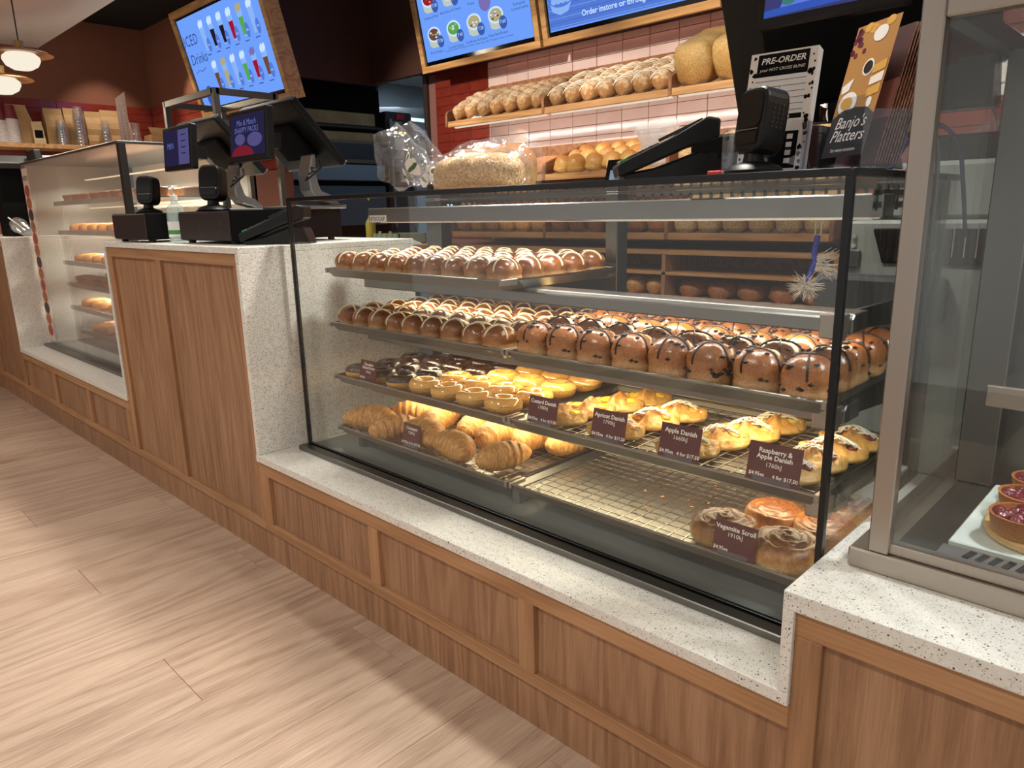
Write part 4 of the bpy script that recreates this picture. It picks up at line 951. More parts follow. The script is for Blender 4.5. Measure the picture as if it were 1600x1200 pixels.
# ================================================================== TILLS
def pos_terminal(label, cx, y, z, mw=.37, mx=-.11, mdrop=0, scr=None, sw=.262, sh=.162, mh=.27, lean=42, my=.12, H0=.262):
    """till: curved silver stand, operator monitor leaning back, customer display facing the queue"""
    t = thing('till_terminal', label, 'till', (cx, y, z))
    MB().box(-.10+mx*.5, .10+mx*.5, my-.02, my+.20, 0, .012).build('foot', M['silver'], t, world=False, bevel=.003)
    ax = mx*.5+.04
    prof = [(my+.16, .012), (my+.10, .03), (my+.075, H0*.4), (my+.07, H0*.72), (my+.09, H0+.03), (my+.105, H0+.03), (my+.10, H0*.72), (my+.115, H0*.4), (my+.16, .045), (my+.19, .012)]
    MB().prism(prof, ax-.038, ax+.038, 'x').build('stand', M['silver'], t, world=False, bevel=.004)
    # monitor: right edge runs from top (near the queue) down and back to the operator
    mt = put('monitor', MB().box(-mw/2, mw/2, 0, mh, -.012, .016).mesh('monitor', M['black'], bevel=.006, segs=2), t, loc=(mx, my+.185, H0-mdrop), rot=(R(90+lean), 0, 0))
    MB().box(-mw/2+.09, mw/2-.09, .05, mh-.08, .016, .034).build('housing', M['matte'], mt, world=False, bevel=.006)
    MB().box(-mw/2+.012, mw/2-.012, .012, mh-.012, -.0135, -.012).build('operator_screen', M['gloss'], mt, world=False)
    MB().box(-mw/2, mw/2, -.004, .0, -.012, .014).build('silver_edge', M['silver'], mt, world=False)
    cb = MB(); 
    for k in range(3): cb.tube([(ax+.01*k, my+.10, H0-.03), (ax+.05+.02*k, my+.05, H0-.06+.02*k), (ax+.09, my+.09, H0-.02), (ax+.03, my+.12, H0+.01)], .003, 5)
    cb.build('cable', M['cable'], t, world=False, smooth=True)
    d = put('customer_display', MB().box(-sw/2, sw/2, 0, sh, -.013, .013).mesh('customer_display', M['black'], bevel=.006, segs=2), t, loc=(0, 0, H0), rot=(R(90-4), 0, 0))
    MB().box(-sw/2+.016, sw/2-.016, .018, sh-.016, .013, .0138).build('screen', scr['bg'], d, world=False)
    MB().box(-.03, .03, sh*.3, sh*.6, -.09, -.012).build('bracket', M['black'], d, world=False)
    return t, d, sw, sh
ps_dark = emis('till_screen', (52, 48, 86), .55); ps_blue = emis('till_text', (112, 120, 190), .8); ps_red = emis('till_red', (150, 40, 58), .6); ps_lilac = emis('till_lilac', (96, 92, 148), .7)
t1, d1, sw, sh = pos_terminal('till with a customer screen showing a split blue page beside the pie case', -3.325, .20, ZT+.1085, H0=.154, scr={'bg': ps_dark})
MB().box(.018, sw/2-.018, .02, sh-.018, .0139, .0142).build('picture', ps_lilac, d1, world=False)
lettering('MEN', .03, T(-.055, sh*.55, .0142), ps_blue, d1)
for k in range(4): MB().box(.045, .085, sh*.35+.022*k, sh*.35+.022*k+.004, .0143, .0146).build('picture', ps_dark, d1, world=False)
t2_, d2, sw, sh = pos_terminal('till with a customer screen advertising mix and match packs', -2.755, .20, ZT+.1085, H0=.154, scr={'bg': ps_dark})
lettering('Mix & Match', .026, T(-.005, sh*.74, .0142), ps_blue, d2, shear=.2); lettering('SNAPPY PACKS', .024, T(-.005, sh*.60, .0142), ps_blue, d2, shear=.1)
def ell2(d, x, y, rx, ry, mat, z=.0139, n=20, half=False):
    MB().prism([(x+rx*math.cos((math.pi if half else 2*math.pi)*k/(n-1 if half else n)), y+ry*math.sin((math.pi if half else 2*math.pi)*k/(n-1 if half else n))) for k in range(n)], z, z+.0003, 'z').build('picture', mat, d, world=False)
ell2(d2, -.035, .019, .075, .032, ps_red, half=True); ell2(d2, -.05, .07, .035, .018, ps_lilac); ell2(d2, .05, .065, .05, .022, ps_lilac)
ps_sand = emis('till_sand', (64, 66, 120), .9); ps_bread = emis('till_bread', (96, 122, 222), 1.0); ps_leaf = emis('till_leaf', (64, 128, 120), .9); ps_sky = emis('till_bubble', (40, 128, 240), 1.1)
t3_, d3, sw, sh = pos_terminal('till with a customer screen showing a filled roll, on the bun display case', -.985, .40, ZG+.002, scr={'bg': ps_sand}, mw=.52, mx=-.05, mdrop=.135, mh=.46, lean=24)
poly3 = lambda pts, mat, z=.0139: MB().prism(pts, z, z+.0003, 'z').build('picture', mat, d3, world=False)
poly3([(-.115, .019), (.115, .026), (.115, .048), (-.115, .030)], emis('till_wood', (58, 92, 190), .9)); poly3([(-.085, .032), (.02, .036), (.075, .058), (.03, .080), (-.07, .066)], ps_bread, .0142)
for k in range(7): ell2(d3, -.07+.020*k, .042+.004*k, .013, .008, ps_leaf, .0145, 10)
ell2(d3, .088, .075, .032, .03, ps_sky, .0146); lettering('Healthy', .013, T(.088, .064, .0150), ps_bread, d3)
MB().box(-.34, -.05, .12, .40, 0, .10).build('receipt_printer', M['matte'], t3_, world=False, bevel=.006)

def cash_drawer(label, x0, x1, y0, d, z, h, slot=False):
    t = thing('cash_drawer', label, 'cash drawer', ((x0+x1)/2, y0+d/2, z))
    MB().box(x0, x1, y0+.004, y0+d, z+.010, z+h).build('body', M['matte'], t, bevel=.003)
    MB().box(x0+.002, x1-.002, y0, y0+.006, z+.012, z+h-.003).build('front', M['drawer'], t, bevel=.002)
    for x in (x0+.03, x1-.03):
        for y in (y0+.03, y0+d-.03): MB().cyl(.012, z, z+.011, 10, M=T(x, y, 0)).build('foot', M['black'], t)
    if slot:
        MB().cyl(.007, -.003, 0, 12, M=T(x1-.06, y0-.0005, z+h*.62, R(90))).build('lock', M['grey_d'], t); MB().box((x0+x1)/2-.03, (x0+x1)/2-.015, y0-.002, y0, z+h*.45, z+h*.5).build('badge', M['grey_d'], t)
    return t
cash_drawer('dark brown cash drawer beside the hand sanitiser, nearer the pie case', -3.655, -3.305, .035, .40, ZT, .108)
cash_drawer('dark brown cash drawer beside the payment terminal', -3.135, -2.735, .090, .42, ZT, .108, True)

def scanner(label, x, y, z, rz, s=1.0):
    t = thing('barcode_scanner', label, 'scanner', (x, y, z), rz)
    MB().lathe([(.052*s, 0), (.054*s, .006*s), (.046*s, .014*s), (.02*s, .022*s), (.016*s, .045*s)], 24).build('base', M['black'], t, world=False, smooth=True)
    poly = []
    for k in range(28):
        a = 2*math.pi*k/28; poly.append((.040*s*sp(math.cos(a), .5), .094*s+.060*s*sp(math.sin(a), .5)))
    hd = put('head', MB().prism(poly, -.028*s, .030*s, 'y').mesh('head', M['black'], bevel=.008*s, segs=3), t, rot=(R(-8), 0, 0))
    inner = [(x_*.80, .112*s+(z_-.094*s)*.55) for x_, z_ in poly]
    MB().prism(inner, -.030*s, -.0275*s, 'y').build('scan_window', M['gloss'], hd, world=False)
    MB().box(-.026*s, .026*s, -.0305*s, -.028*s, .050*s, .074*s).build('front_plate', M['gloss'], hd, world=False, bevel=.002)
    MB().tube([(-.028*s, -.031*s, .076*s), (.028*s, -.031*s, .076*s)], .0012, 5).build('trim_line', M['silver'], hd, world=False)
    g = MB()
    for i in range(3):
        for j in range(6): g.box(.0395*s, .0412*s, (-.010+.010*i)*s, (-.007+.010*i)*s, (.080+.008*j)*s, (.083+.008*j)*s)
    g.build('speaker_holes', M['grey_d'], hd, world=False)
    return t
def scan_at(label, u, v, y, z, rz, s):
    p = on(u, v, 'y', y); return scanner(label, p.x, y, z, rz, s)
scan_at('black presentation scanner on the cash drawer nearer the pie case', 233, 330, .12, ZT+.108, R(38), .92)
scan_at('black presentation scanner on the cash drawer beside the payment terminal', 334, 325, .17, ZT+.108, R(38), 1.02)
scan_at('black presentation scanner on the bun display case by the pre-order forms', 1177, 256, .205, ZG+.002, R(-22), .88)

# hand sanitiser
hs_ = thing('hand_sanitiser', 'clear pump bottle of hand sanitiser between the cash drawers', 'bottle', (-3.215, .115, ZT))
MB().lathe([(0, 0), (.030, 0), (.031, .01), (.031, .115), (.026, .130), (.012, .138), (.012, .15), (0, .15)], 20).build('bottle', film('sanitiser_bottle', .25, (.75, .92, .86), diff=.25, bs=6), hs_, world=False, smooth=True)
MB().lathe([(.0315, .02), (.0315, .075)], 20, a0=-2.2, a1=.6).build('label_wrap', M['paper'], hs_, world=False)
MB().lathe([(.0318, .03), (.0318, .045)], 20, a0=-2.2, a1=.6).build('green_band', plain('sanitiser_green', (70, 150, 80), .5), hs_, world=False)
MB().lathe([(.013, .15), (.013, .168), (.005, .17), (.005, .195)], 14).tube([(0, 0, .195), (0, 0, .204)], .016, 10).tube([(0, 0, .200), (.030, -.012, .198), (.036, -.014, .190)], .0045, 6).build('pump', M['white'], hs_, world=False, smooth=True)
# payment terminal on the till counter
def eftpos(label, loc, rz, s=1, lift=22):
    t = thing('payment_terminal', label, 'payment terminal', loc, rz)
    MB().prism([(-.09*s, 0), (-.09*s, .012*s), (-.03*s, .022*s), (.05*s, .050*s), (.085*s, .045*s), (.10*s, 0)], -.034*s, .034*s, 'x').build('cradle', M['black'], t, world=False, bevel=.004)
    b = put('handset', MB().prism([(-.105*s, -.006*s), (-.10*s, .018*s), (.02*s, .020*s), (.085*s, .026*s), (.105*s, .012*s), (.09*s, -.018*s), (.03*s, -.010*s)], -.038*s, .038*s, 'x').mesh('handset', M['black'], bevel=.005, segs=2), t, loc=(0, -.005, .052*s), rot=(R(lift), 0, 0))
    MB().box(-.030*s, .030*s, .0, .075*s, .0215*s, .0275*s).build('screen', M['gloss'], b, world=False)
    for j in range(4):
        for i in range(3): MB().box((-.028+.020*i)*s, (-.012+.020*i)*s, (-.09+.021*j)*s, (-.076+.021*j)*s, .018*s, .0225*s).build('key', [M['grey_d'], M['red'], plain('key_green', (60, 140, 70), .4), M['yellow']][0 if j else (1, 3, 2)[i]], b, world=False, bevel=.001)
    MB().tube([(-.0385*s, -.10*s, .012*s), (-.0385*s, .0, .016*s), (-.0385*s, .075*s, .020*s), (-.0385*s, .10*s, .004*s)], .0012*s, 5).build('seam', M['grey_d'], b, world=False)
    return t
eftpos('black payment terminal on the till counter beside the cash drawer', (-2.605, .19, ZT), R(-48), 1.12)
eftpos('black payment terminal seen from the side on the bun display case', (-1.225, .28, ZG+.002), R(-46), 1.02, 24)
tk = on(961, 278, 'y', .25); nc = thing('name_card', 'small black bread name card with white lettering beside the payment terminal', 'card', (tk.x, .25, ZG+.002))
MB().box(-.026, .026, 0, .046, -.0008, .0008, M=T(0, 0, 0, R(74))).build('card', M['matte'], nc, world=False); lettering('Old Choc Mud', .0105, T(.002, -.001+.010, .033, R(74)), M['cream'], nc)
MB().box(-.012, .018, 0, .024, .001, .002, M=T(0, -.004, 0, R(74))).build('price_sticker', plain('pale_blue_label', (150, 190, 226), .5), nc, world=False)
pl = on(1120, 247, 'y', .27); ec = thing('network_plug', 'red network plug with a yellow connector beside the payment terminal', 'plug', (pl.x, .27, ZG+.002))
MB().box(-.016, .012, -.006, .006, .0, .012).build('boot', M['red'], ec, world=False, bevel=.002); MB().box(.012, .020, -.004, .004, .002, .010).build('neck', M['red'], ec, world=False, bevel=.001); MB().box(.021, .036, -.0055, .0055, .001, .011).build('connector', M['yellow'], ec, world=False, bevel=.001)

# ---- pre-order pad and its holder
def tilted(x, y, z, rz, tilt): return T(x, y, z, 0, 0, rz) @ T(0, 0, 0, R(90-tilt))
pa, pb = on(1152, 256, 'y', .30), on(1237, 256, 'y', .30); pw = .118; ph = .215
pad = thing('order_pad', 'black and white pre-order form pad standing on the display case', 'form pad', ((pa.x+pb.x)/2+.012, .29, ZG+.004)); pad.rotation_euler = (0, 0, R(4)); PT = tilted(0, 0, 0, 0, 13)
MB().box(-pw/2, pw/2, 0, ph, -.022, 0, M=PT).build('paper_stack', M['paper'], pad, world=False)
MB().box(-pw/2, pw/2, 0, ph, 0, .0004, M=PT).build('border_print', M['cream'], pad, world=False)
rnd = random.Random(2); spl = MB()
for i in range(46):
    sx = rnd.choice((-1, 1))*(pw/2-rnd.uniform(.002, .012)); r_ = rnd.uniform(.0015, .005); zz = rnd.uniform(.005, ph-.005)
    spl.prism([(sx+r_*rnd.uniform(.5, 1.1)*math.cos(k*.785), zz+1.3*r_*rnd.uniform(.5, 1.1)*math.sin(k*.785)) for k in range(8)], .0004, .0006, 'z', M=PT)
spl.build('ink_splatter', M['matte'], pad, world=False, kind='stuff')
MB().box(-pw/2+.014, pw/2-.014, ph*.80, ph*.985, .0006, .0009, M=PT).build('header', M['matte'], pad, world=False)
MB().box(-pw/2+.014, pw/2-.014, .003, ph*.80, .0006, .0008, M=PT).build('form', M['paper'], pad, world=False)
lettering('PRE-ORDER', .0150, PT @ T(0, ph*.925, .0011), M['cream'], pad, shear=.2, bold=.0003); lettering('your HOT CROSS BUNS!', .0074, PT @ T(0, ph*.855, .0011), M['cream'], pad, shear=.2)
ln = MB()
for k, zz in enumerate((.76, .71, .66, .61, .56, .51)): ln.box(-pw/2+.014, pw/2-.014, ph*zz, ph*zz+.0008, .0009, .0011, M=PT)
ln.box(0, .0008, ph*.56, ph*.71, .0009, .0011, M=PT); ln.box(-pw/2+.014, pw/2-.014, ph*.44, ph*.48, .0009, .0011, M=PT); ln.box(-pw/2+.014, pw/2-.014, ph*.04, ph*.34, .0009, .0011, M=PT); ln.build('form_lines', M['matte'], pad, world=False)
MB().box(.016, .024, ph*.448, ph*.472, .0011, .0013, M=PT).build('tick_box', M['paper'], pad, world=False)
for k in range(4): MB().box(.026, .036, ph*(.08+.065*k), ph*(.12+.065*k), .0011, .0013, M=PT).build('tick_box', M['paper'], pad, world=False)
ph_ = thing('leaflet_holder', 'clear acrylic holder around the pre-order pad', 'leaflet holder', (pad.location.x, .285, ZG+.002), R(4))
MB().box(-.070, .070, -.028, .060, 0, .002).box(-.070, .070, -.030, -.028, 0, .04).box(.068, .070, -.030, .060, 0, .085).box(-.070, -.068, -.030, .060, 0, .085).build('tray', M['acrylic'], ph_, world=False)

# ---- platter brochures in an acrylic holder
hb = on(1256, 258, 'y', .235); hc = on(1370, 257, 'y', .235)
HX = (hb.x+hc.x)/2
ho = thing('leaflet_holder', 'clear acrylic brochure holder holding the platter leaflets', 'leaflet holder', (HX, .235, ZG+.002), R(-34))
MB().box(-.056, .056, -.004, -.002, 0, .105).box(-.056, .056, -.004, .075, 0, .002).box(-.056, -.054, -.004, .075, 0, .07).box(.054, .056, -.004, .075, 0, .085).box(-.056, .056, .073, .075, 0, .095).build('pocket', M['acrylic'], ho, world=False)
wood_b = plain('leaflet_table_print', (186, 136, 78), .35); slate = plain('leaflet_slate_print', (56, 54, 54), .35); mauve_b = plain('leaflet_dark_print', (82, 54, 56), .4); edge_b = plain('leaflet_edge', (178, 128, 96), .6, var=(200, (120, 60, 50)))
grape = plain('leaflet_grape', (108, 34, 58), .4); fig = plain('leaflet_bread', (222, 170, 80), .4)
def leaflet(dy, lab, front, lean, dz=0, dx=0, rz=-34):
    Mx = T(0, 0, 0, R(90-lean)); off = Matrix.Rotation(R(-34), 4, 'Z') @ Vector((dx, dy, 0))
    t = thing('leaflet', lab, 'leaflet', (HX+off.x, .235+off.y, ZG+.005+dz), R(rz), None)
    w, h = .099, .205
    MB().box(-w/2, w/2, 0, h, -.0005, 0, M=Mx).build('sheet', [wood_b, mauve_b][0 if front else 1], t, world=False)
    return t, Mx, w, h
lf, Mx, w, h = leaflet(.004, 'front platter leaflet showing food on a wooden table above a slate panel', True, 14, .018, -.004)
MB().prism([(-w/2, 0), (w/2, 0), (w/2, h*.30), (w*.30, h*.355), (0, h*.37), (-w*.30, h*.355), (-w/2, h*.30)], .0001, .0004, 'z', M=Mx).build('slate_panel', slate, lf, world=False)
lettering("Banjo's", .026, Mx @ T(0, h*.255, .0006), M['cream'], lf, shear=.3); lettering('Platters', .026, Mx @ T(0, h*.155, .0006), M['cream'], lf, shear=.3); lettering('for every occasion', .008, Mx @ T(0, h*.05, .0006), M['cream'], lf)
def le(x, y, rx, ry, mat, z=.0001, n=14): MB().prism([(x+rx*math.cos(2*math.pi*k/n), y+ry*math.sin(2*math.pi*k/n)) for k in range(n)], z, z+.0002, 'z', M=Mx).build('picture', mat, lf, world=False)
rnd = random.Random(8)
for k in range(16): le(-.030+rnd.uniform(-.018, .012), h*.86+rnd.uniform(-.022, .022), .0045, .0045, grape)
for k in range(5): le(-.02+.012*k, h*.94+rnd.uniform(-.004, .008), .010, .007, fig)
le(.012, h*.90, .016, .012, M['paper'], .0003); le(.005, h*.66, .013, .013, M['paper'], .0002); le(.005, h*.66, .010, .010, M['chip'], .0005)
for k in range(3): MB().prism([(.018, h*(.43+.085*k)), (.046, h*(.45+.085*k)), (.046, h*(.52+.085*k)), (.018, h*(.49+.085*k))], .0002, .0005, 'z', M=Mx).build('picture', [fig, M['cream'], fig][k], lf, world=False)
le(-.022, h*.41, .022, .018, M['paper'], .0002); le(-.024, h*.41, .014, .010, fig, .0005); le(.030, h*.39, .006, .008, M['paper'], .0002); MB().prism([(-.047, h*.55), (-.022, h*.60), (-.028, h*.51), (-.044, h*.49)], .0002, .0005, 'z', M=Mx).build('picture', M['paper'], lf, world=False)
for k in range(9):
    lk_, Mx2, w, h = leaflet(.022+.0050*k, 'dark pink food leaflet stacked behind the platter leaflet', False, 14, .004, .004)
    lk_['group'] = 'leaflets stacked in the acrylic holder'
    MB().prism([(-w/2, h*.30), (w/2, h*.34), (w/2, h*.62), (0, h*.60), (-w/2, h*.55)], .00005, .0002, 'z', M=Mx2).build('picture', plain('leaflet_pink', (168, 110, 104), .4) if k == 0 else edge_b, lk_, world=False)
    MB().box(w/2-.001, w/2, 0, h, -.0022, .0, M=Mx2).build('edge', edge_b, lk_, world=False)

# ---- cables beside the cabinets
def cable(label, pts, r, mat=None, n=28):
    P = [Vector(p) for p in pts]; out = []
    for i in range(len(P)-1):
        a, b, c, d_ = P[max(i-1, 0)], P[i], P[i+1], P[min(i+2, len(P)-1)]
        for k in range(8):
            t = k/8; out.append(.5*((2*b)+(c-a)*t+(2*a-5*b+4*c-d_)*t*t+(-a+3*b-3*c+d_)*t**3))
    out.append(P[-1]); return tag(put('cable', MB().tube(out, r, 8).mesh('cable', mat or M['cable'], smooth='all')), label, 'cable')
cable('thick black cable looping behind the leaflet holder', [(-.90, .45, ZG+.012), (-.88, .42, ZG+.06), (-.83, .40, ZG+.055), (-.805, .40, ZG-.02), (-.800, .42, .9), (-.800, .44, .6)], .006)
cable('thin grey cable looping behind the leaflet holder', [(-.92, .47, ZG+.01), (-.87, .50, ZG+.085), (-.81, .46, ZG+.05), (-.797, .44, 1.0), (-.800, .45, .62)], .004, M['grey_d'])
cable('blue cable behind the leaflet holder', [(-.90, .52, ZG+.01), (-.86, .56, ZG+.09), (-.81, .58, ZG+.06), (-.800, .62, ZG-.02), (-.80, .68, 1.02)], .004, M['cableblue'])
cable('black cord tied in a loop beside the tart cabinet', [(-.795, .34, 1.05), (-.797, .33, .85), (-.800, .31, .72), (-.803, .30, .64), (-.800, .33, .60), (-.803, .36, .66), (-.800, .31, .70), (-.798, .30, .60), (-.800, .38, .538)], .005)

# ---- bagged loaves on the display case
def bagged(label, x, y, rz, L, W, H, mat, seed, flare, green=True):
    t = thing('bagged_bread', label, 'bread', (x, y, ZG+.002), rz)
    lo = loaf(L, W, H, seed, e=.8, lumps=3, nz=.08); 
    for v in lo.v: v.x, v.y = v.y, -v.x
    lo.build('loaf', mat, t, world=False, smooth='all')
    b = MB(); n, k = 44, 22; vs = []
    for i in range(n):
        s = i/(n-1)
        if s < .62: q = s/.62; cx = L+.02-q*(L+.03); rw = (max(1-(abs(q-.5)*2)**4, 0)**.5*.56+.05); rw_y, rw_z, zc = rw*W*1.04, rw*H*1.05, H*.5
        else:
            q = (s-.62)/.38; cx = -.01-q*.20; neck = .22+1.0*abs(q-.22)**.8 if q > .22 else .22+.8*(.22-q)*1.2
            rw_y, rw_z, zc = .030*neck*flare+.004, .040*neck*flare+.004, H*.5+q*.055
        for j in range(k):
            a = 2*math.pi*j/k; w = 1+(.10 if s < .62 else .45)*mnoise.noise(Vector((s*9+seed, math.cos(a)*2, math.sin(a)*2)))
            vs.append((cx, rw_y*math.cos(a)*w, max(zc+rw_z*math.sin(a)*w, .0)))
    b.add(vs, [(i*k+j, (i+1)*k+j, (i+1)*k+(j+1) % k, i*k+(j+1) % k) for i in range(n-1) for j in range(k)]+[tuple(range(k))]).build('bag', M['bag'], t, world=False, smooth='all')
    MB().tube([(-.035, .010*math.cos(a), H*.5+.010+.010*math.sin(a)) for a in [k_*.785 for k_ in range(8)]], .0022, 5, closed=True).build('twist_tie', M['white'], t, world=False)
    if green:
        rq = random.Random(seed)
        for (dx, dz_, r_) in ((-.075, .062, .024), (-.105, .040, .020), (-.095, .085, .018)):
            yy_ = -.034-rq.uniform(0, .006); PM = T(dx, yy_, dz_, rq.uniform(-.4, .4), rq.uniform(-.8, .8), rq.uniform(-.5, .5))
            MB().prism([(r_*rq.uniform(.7, 1.15)*math.cos(k_*.7), r_*1.1*rq.uniform(.7, 1.15)*math.sin(k_*.7)) for k_ in range(9)], 0, .0006, 'y', M=PM).build('print_patch', M['cream'], t, world=False)
            MB().prism([(r_*.8*math.cos(k_*.7), r_*.30*math.sin(k_*.7)*rq.uniform(.6, 1.1)) for k_ in range(9)], -.0012, -.0004, 'y', M=PM).build('green_print', M['green'], t, world=False)
    return t
bagged('clear bag of pale oval rolls with green print', -2.02, .440, R(-3), .30, .13, .120, M['roll'], 3, 2.0)
bagged('clear bag of seeded pull-apart loaf with green print', -1.885, .265, R(-4), .29, .12, .082, M['seed_loaf'], 8, 1.9)

# ================================================================== TART CABINET (right)
CX, CZ = -.784, ZR
tc_ = thing('tart_cabinet', 'steel framed glass cabinet with berry tarts on the mid-height counter', 'display cabinet', (-.3, .44, CZ))
MB().box(CX, .9, .131, .76, CZ, CZ+.033).build('plinth', M['steel_w'], tc_, bevel=.003)
MB().box(-.755, .88, .142, .165, CZ+.033, CZ+.050).build('bottom_rail', M['steel_w'], tc_, bevel=.002)
px0, px1 = -.757, -.728
MB().box(px0, px1, .135, .160, CZ+.033, 1.36).build('post', M['steel_w'], tc_, bevel=.002)
MB().box(px0, px1, .72, .75, CZ+.033, 1.36).build('post', M['steel_v'], tc_, bevel=.002)
MB().box(px1, .9, .135, .160, 1.318, 1.36).build('header', M['steel_w'], tc_, bevel=.002)
MB().box(px0, px1, .160, .72, 1.330, 1.36).build('header', M['steel_d'], tc_, bevel=.002)
MB().box(px0, .9, .135, .75, 1.36, 1.372).build('roof_glass', M['glass'], tc_)
MB().box(px1, .88, .148, .154, CZ+.045, 1.320).build('front_glass', M['glass'], tc_)
MB().box(px0+.010, px0+.016, .160, .72, CZ+.040, 1.332).build('side_glass', M['glass'], tc_)
MB().box(px1, .88, .165, .72, CZ+.034, CZ+.040).build('floor_plate', M['steel_d'], tc_)
MB().box(-.735, -.675, .53, .60, CZ+.04, 1.33).build('pillar', M['steel_d'], tc_, bevel=.002)
MB().box(-.675, .88, .60, .62, CZ+.04, 1.33).build('back_panel', M['steel_d'], tc_)
MB().box(-.677, .88, .39, .40, .757, .793).build('shelf_front', M['steel_w'], tc_, bevel=.002); MB().box(-.67, .88, .40, .58, .776, .784).build('shelf_plate', M['glass'], tc_)
MB().box(-.668, .88, .218, .525, CZ+.040, CZ+.050).build('tray', plain('pale_tray', (196, 204, 198), .25), tc_, bevel=.002)
vp = put('vent_plate', MB().box(-.672, .88, .163, .208, CZ+.040, CZ+.047).mesh('vent_plate', M['silver'], off=parent_world(tc_), bevel=.001), tc_)
sl = MB().box(-.0045, .0045, -.014, .014, 0, .0012).mesh('slot', M['matte'])
for k in range(30): put('slot', sl, vp, loc=(-.632-tc_.location.x+.0165*k, .186-tc_.location.y, .0475), rot=(0, 0, R(-12)))
bpts = [(-.50+.145*sp(math.cos(a), .6), .365+.140*sp(math.sin(a), .75)) for a in [math.pi/2+math.pi*k/18 for k in range(19)]]+[(.1, .225), (.1, .505)]
bd = MB().prism(bpts, CZ+.0505, CZ+.064, 'z').mesh('serving_board', M['board'], bevel=.004, segs=2)
tag(put('serving_board', bd), 'pale wooden serving board under the berry tarts', 'board')
def tart(seed):
    r, hh = .045, .032; n = 26
    prof = [(r*.82, 0), (r*.9, .004), (r, hh*.9), (r*1.03, hh), (r*.93, hh), (r*.88, hh*.72), (0, hh*.70)]
    m = MB().lathe(prof, n).mesh('tart', M['tart'], smooth=True)
    b = MB(); rnd = random.Random(seed)
    for k in range(26):
        a = rnd.uniform(0, 6.28); q = r*.78*math.sqrt(rnd.random()); s = rnd.uniform(.008, .012)
        b.lathe([(0, -1), (.8, -.55), (1, 0), (.8, .55), (0, 1)], 8, M=Matrix.Translation((q*math.cos(a), q*math.sin(a), hh*.86+.005*(1-q/r))) @ Matrix.Diagonal((s, s, s*.8, 1)))
    return m, b.mesh('berries', M['berry'], smooth='all')
ta = [tart(s) for s in range(2)]
for i, (x, y) in enumerate(((-.585, .275), (-.592, .372), (-.590, .462), (-.485, .28), (-.49, .38), (-.385, .28), (-.39, .38))):
    o = put('berry_tart', ta[i % 2][0], loc=(x, y, CZ+.065)); tag(o, 'round pastry tart heaped with dark red berries', 'tart', 'berry tarts on the board'); put('berries', ta[i % 2][1], o)
spot('cabinet_lamp', (-.35, .36, 1.31), (-.45, .38, .6), 16, (.86, .93, 1), 130, .6, .05)

# ================================================================== BACK RIGHT: slicer and equipment
Ys = 1.12
a = on(1296, 470, 'y', Ys); b = on(1440, 470, 'y', Ys); zt_ = on(1360, 285, 'y', Ys).z; zm = on(1340, 345, 'y', Ys).z
sx0, sx1 = a.x+.0, a.x+.52
sl_ = thing('bread_slicer', 'grey bread slicing machine standing behind the display case', 'bread slicer', ((sx0+sx1)/2, Ys+.2, 0))
MB().prism([(sx0+.02, .10), (sx0+.02, .88), (sx0+.035, zm), (sx1, zm), (sx1, .10)], Ys, Ys+.42, 'y').build('cabinet', M['grey'], sl_, bevel=.008)
MB().prism([(sx0+.05, zm), (sx0+.075, zt_+.05), (sx1-.02, zt_+.05), (sx1, zm)], Ys+.10, Ys+.42, 'y').build('hood', M['grey'], sl_, bevel=.012)
MB().prism([(sx0+.13, .93), (sx0+.10, 1.02), (sx0+.14, zm-.02), (sx0+.45, zm-.02), (sx0+.45, .93)], Ys-.006, Ys+.01, 'y').build('blade_bay', M['matte'], sl_, bevel=.004)
for k in range(9): MB().box(sx0+.19+.026*k, sx0+.193+.026*k, Ys-.010, Ys-.005, .95, 1.03).build('blade', M['wire'], sl_)
MB().box(sx0-.03, sx0+.30, Ys-.05, Ys, .78, .90).build('chute', M['grey_d'], sl_, bevel=.015, segs=2)
MB().box(sx0+.035, sx0+.075, Ys-.008, Ys, .915, .965).build('switch_box', M['grey_d'], sl_, bevel=.006)
for z in (1.0, .975): MB().cyl(.006, 0, .006, 10, M=T(sx0+.055, Ys-.001, z, R(90))).build('screw', M['wire'], sl_)
for x in (sx0+.05, sx1-.05):
    for y in (Ys+.05, Ys+.37): MB().box(x-.02, x+.02, y-.02, y+.02, 0, .10).build('leg', M['grey_d'], sl_)
# staff-side panel seen below the slicer and past the tart cabinet
sp_ = MB().box(-.80, 2.0, .80, .83, 0, .55).mesh('panel', plain('putty_panel', (176, 168, 152), .6, var=(5, (186, 178, 160))))
pn = put('trim_8', sp_); struct(pn)
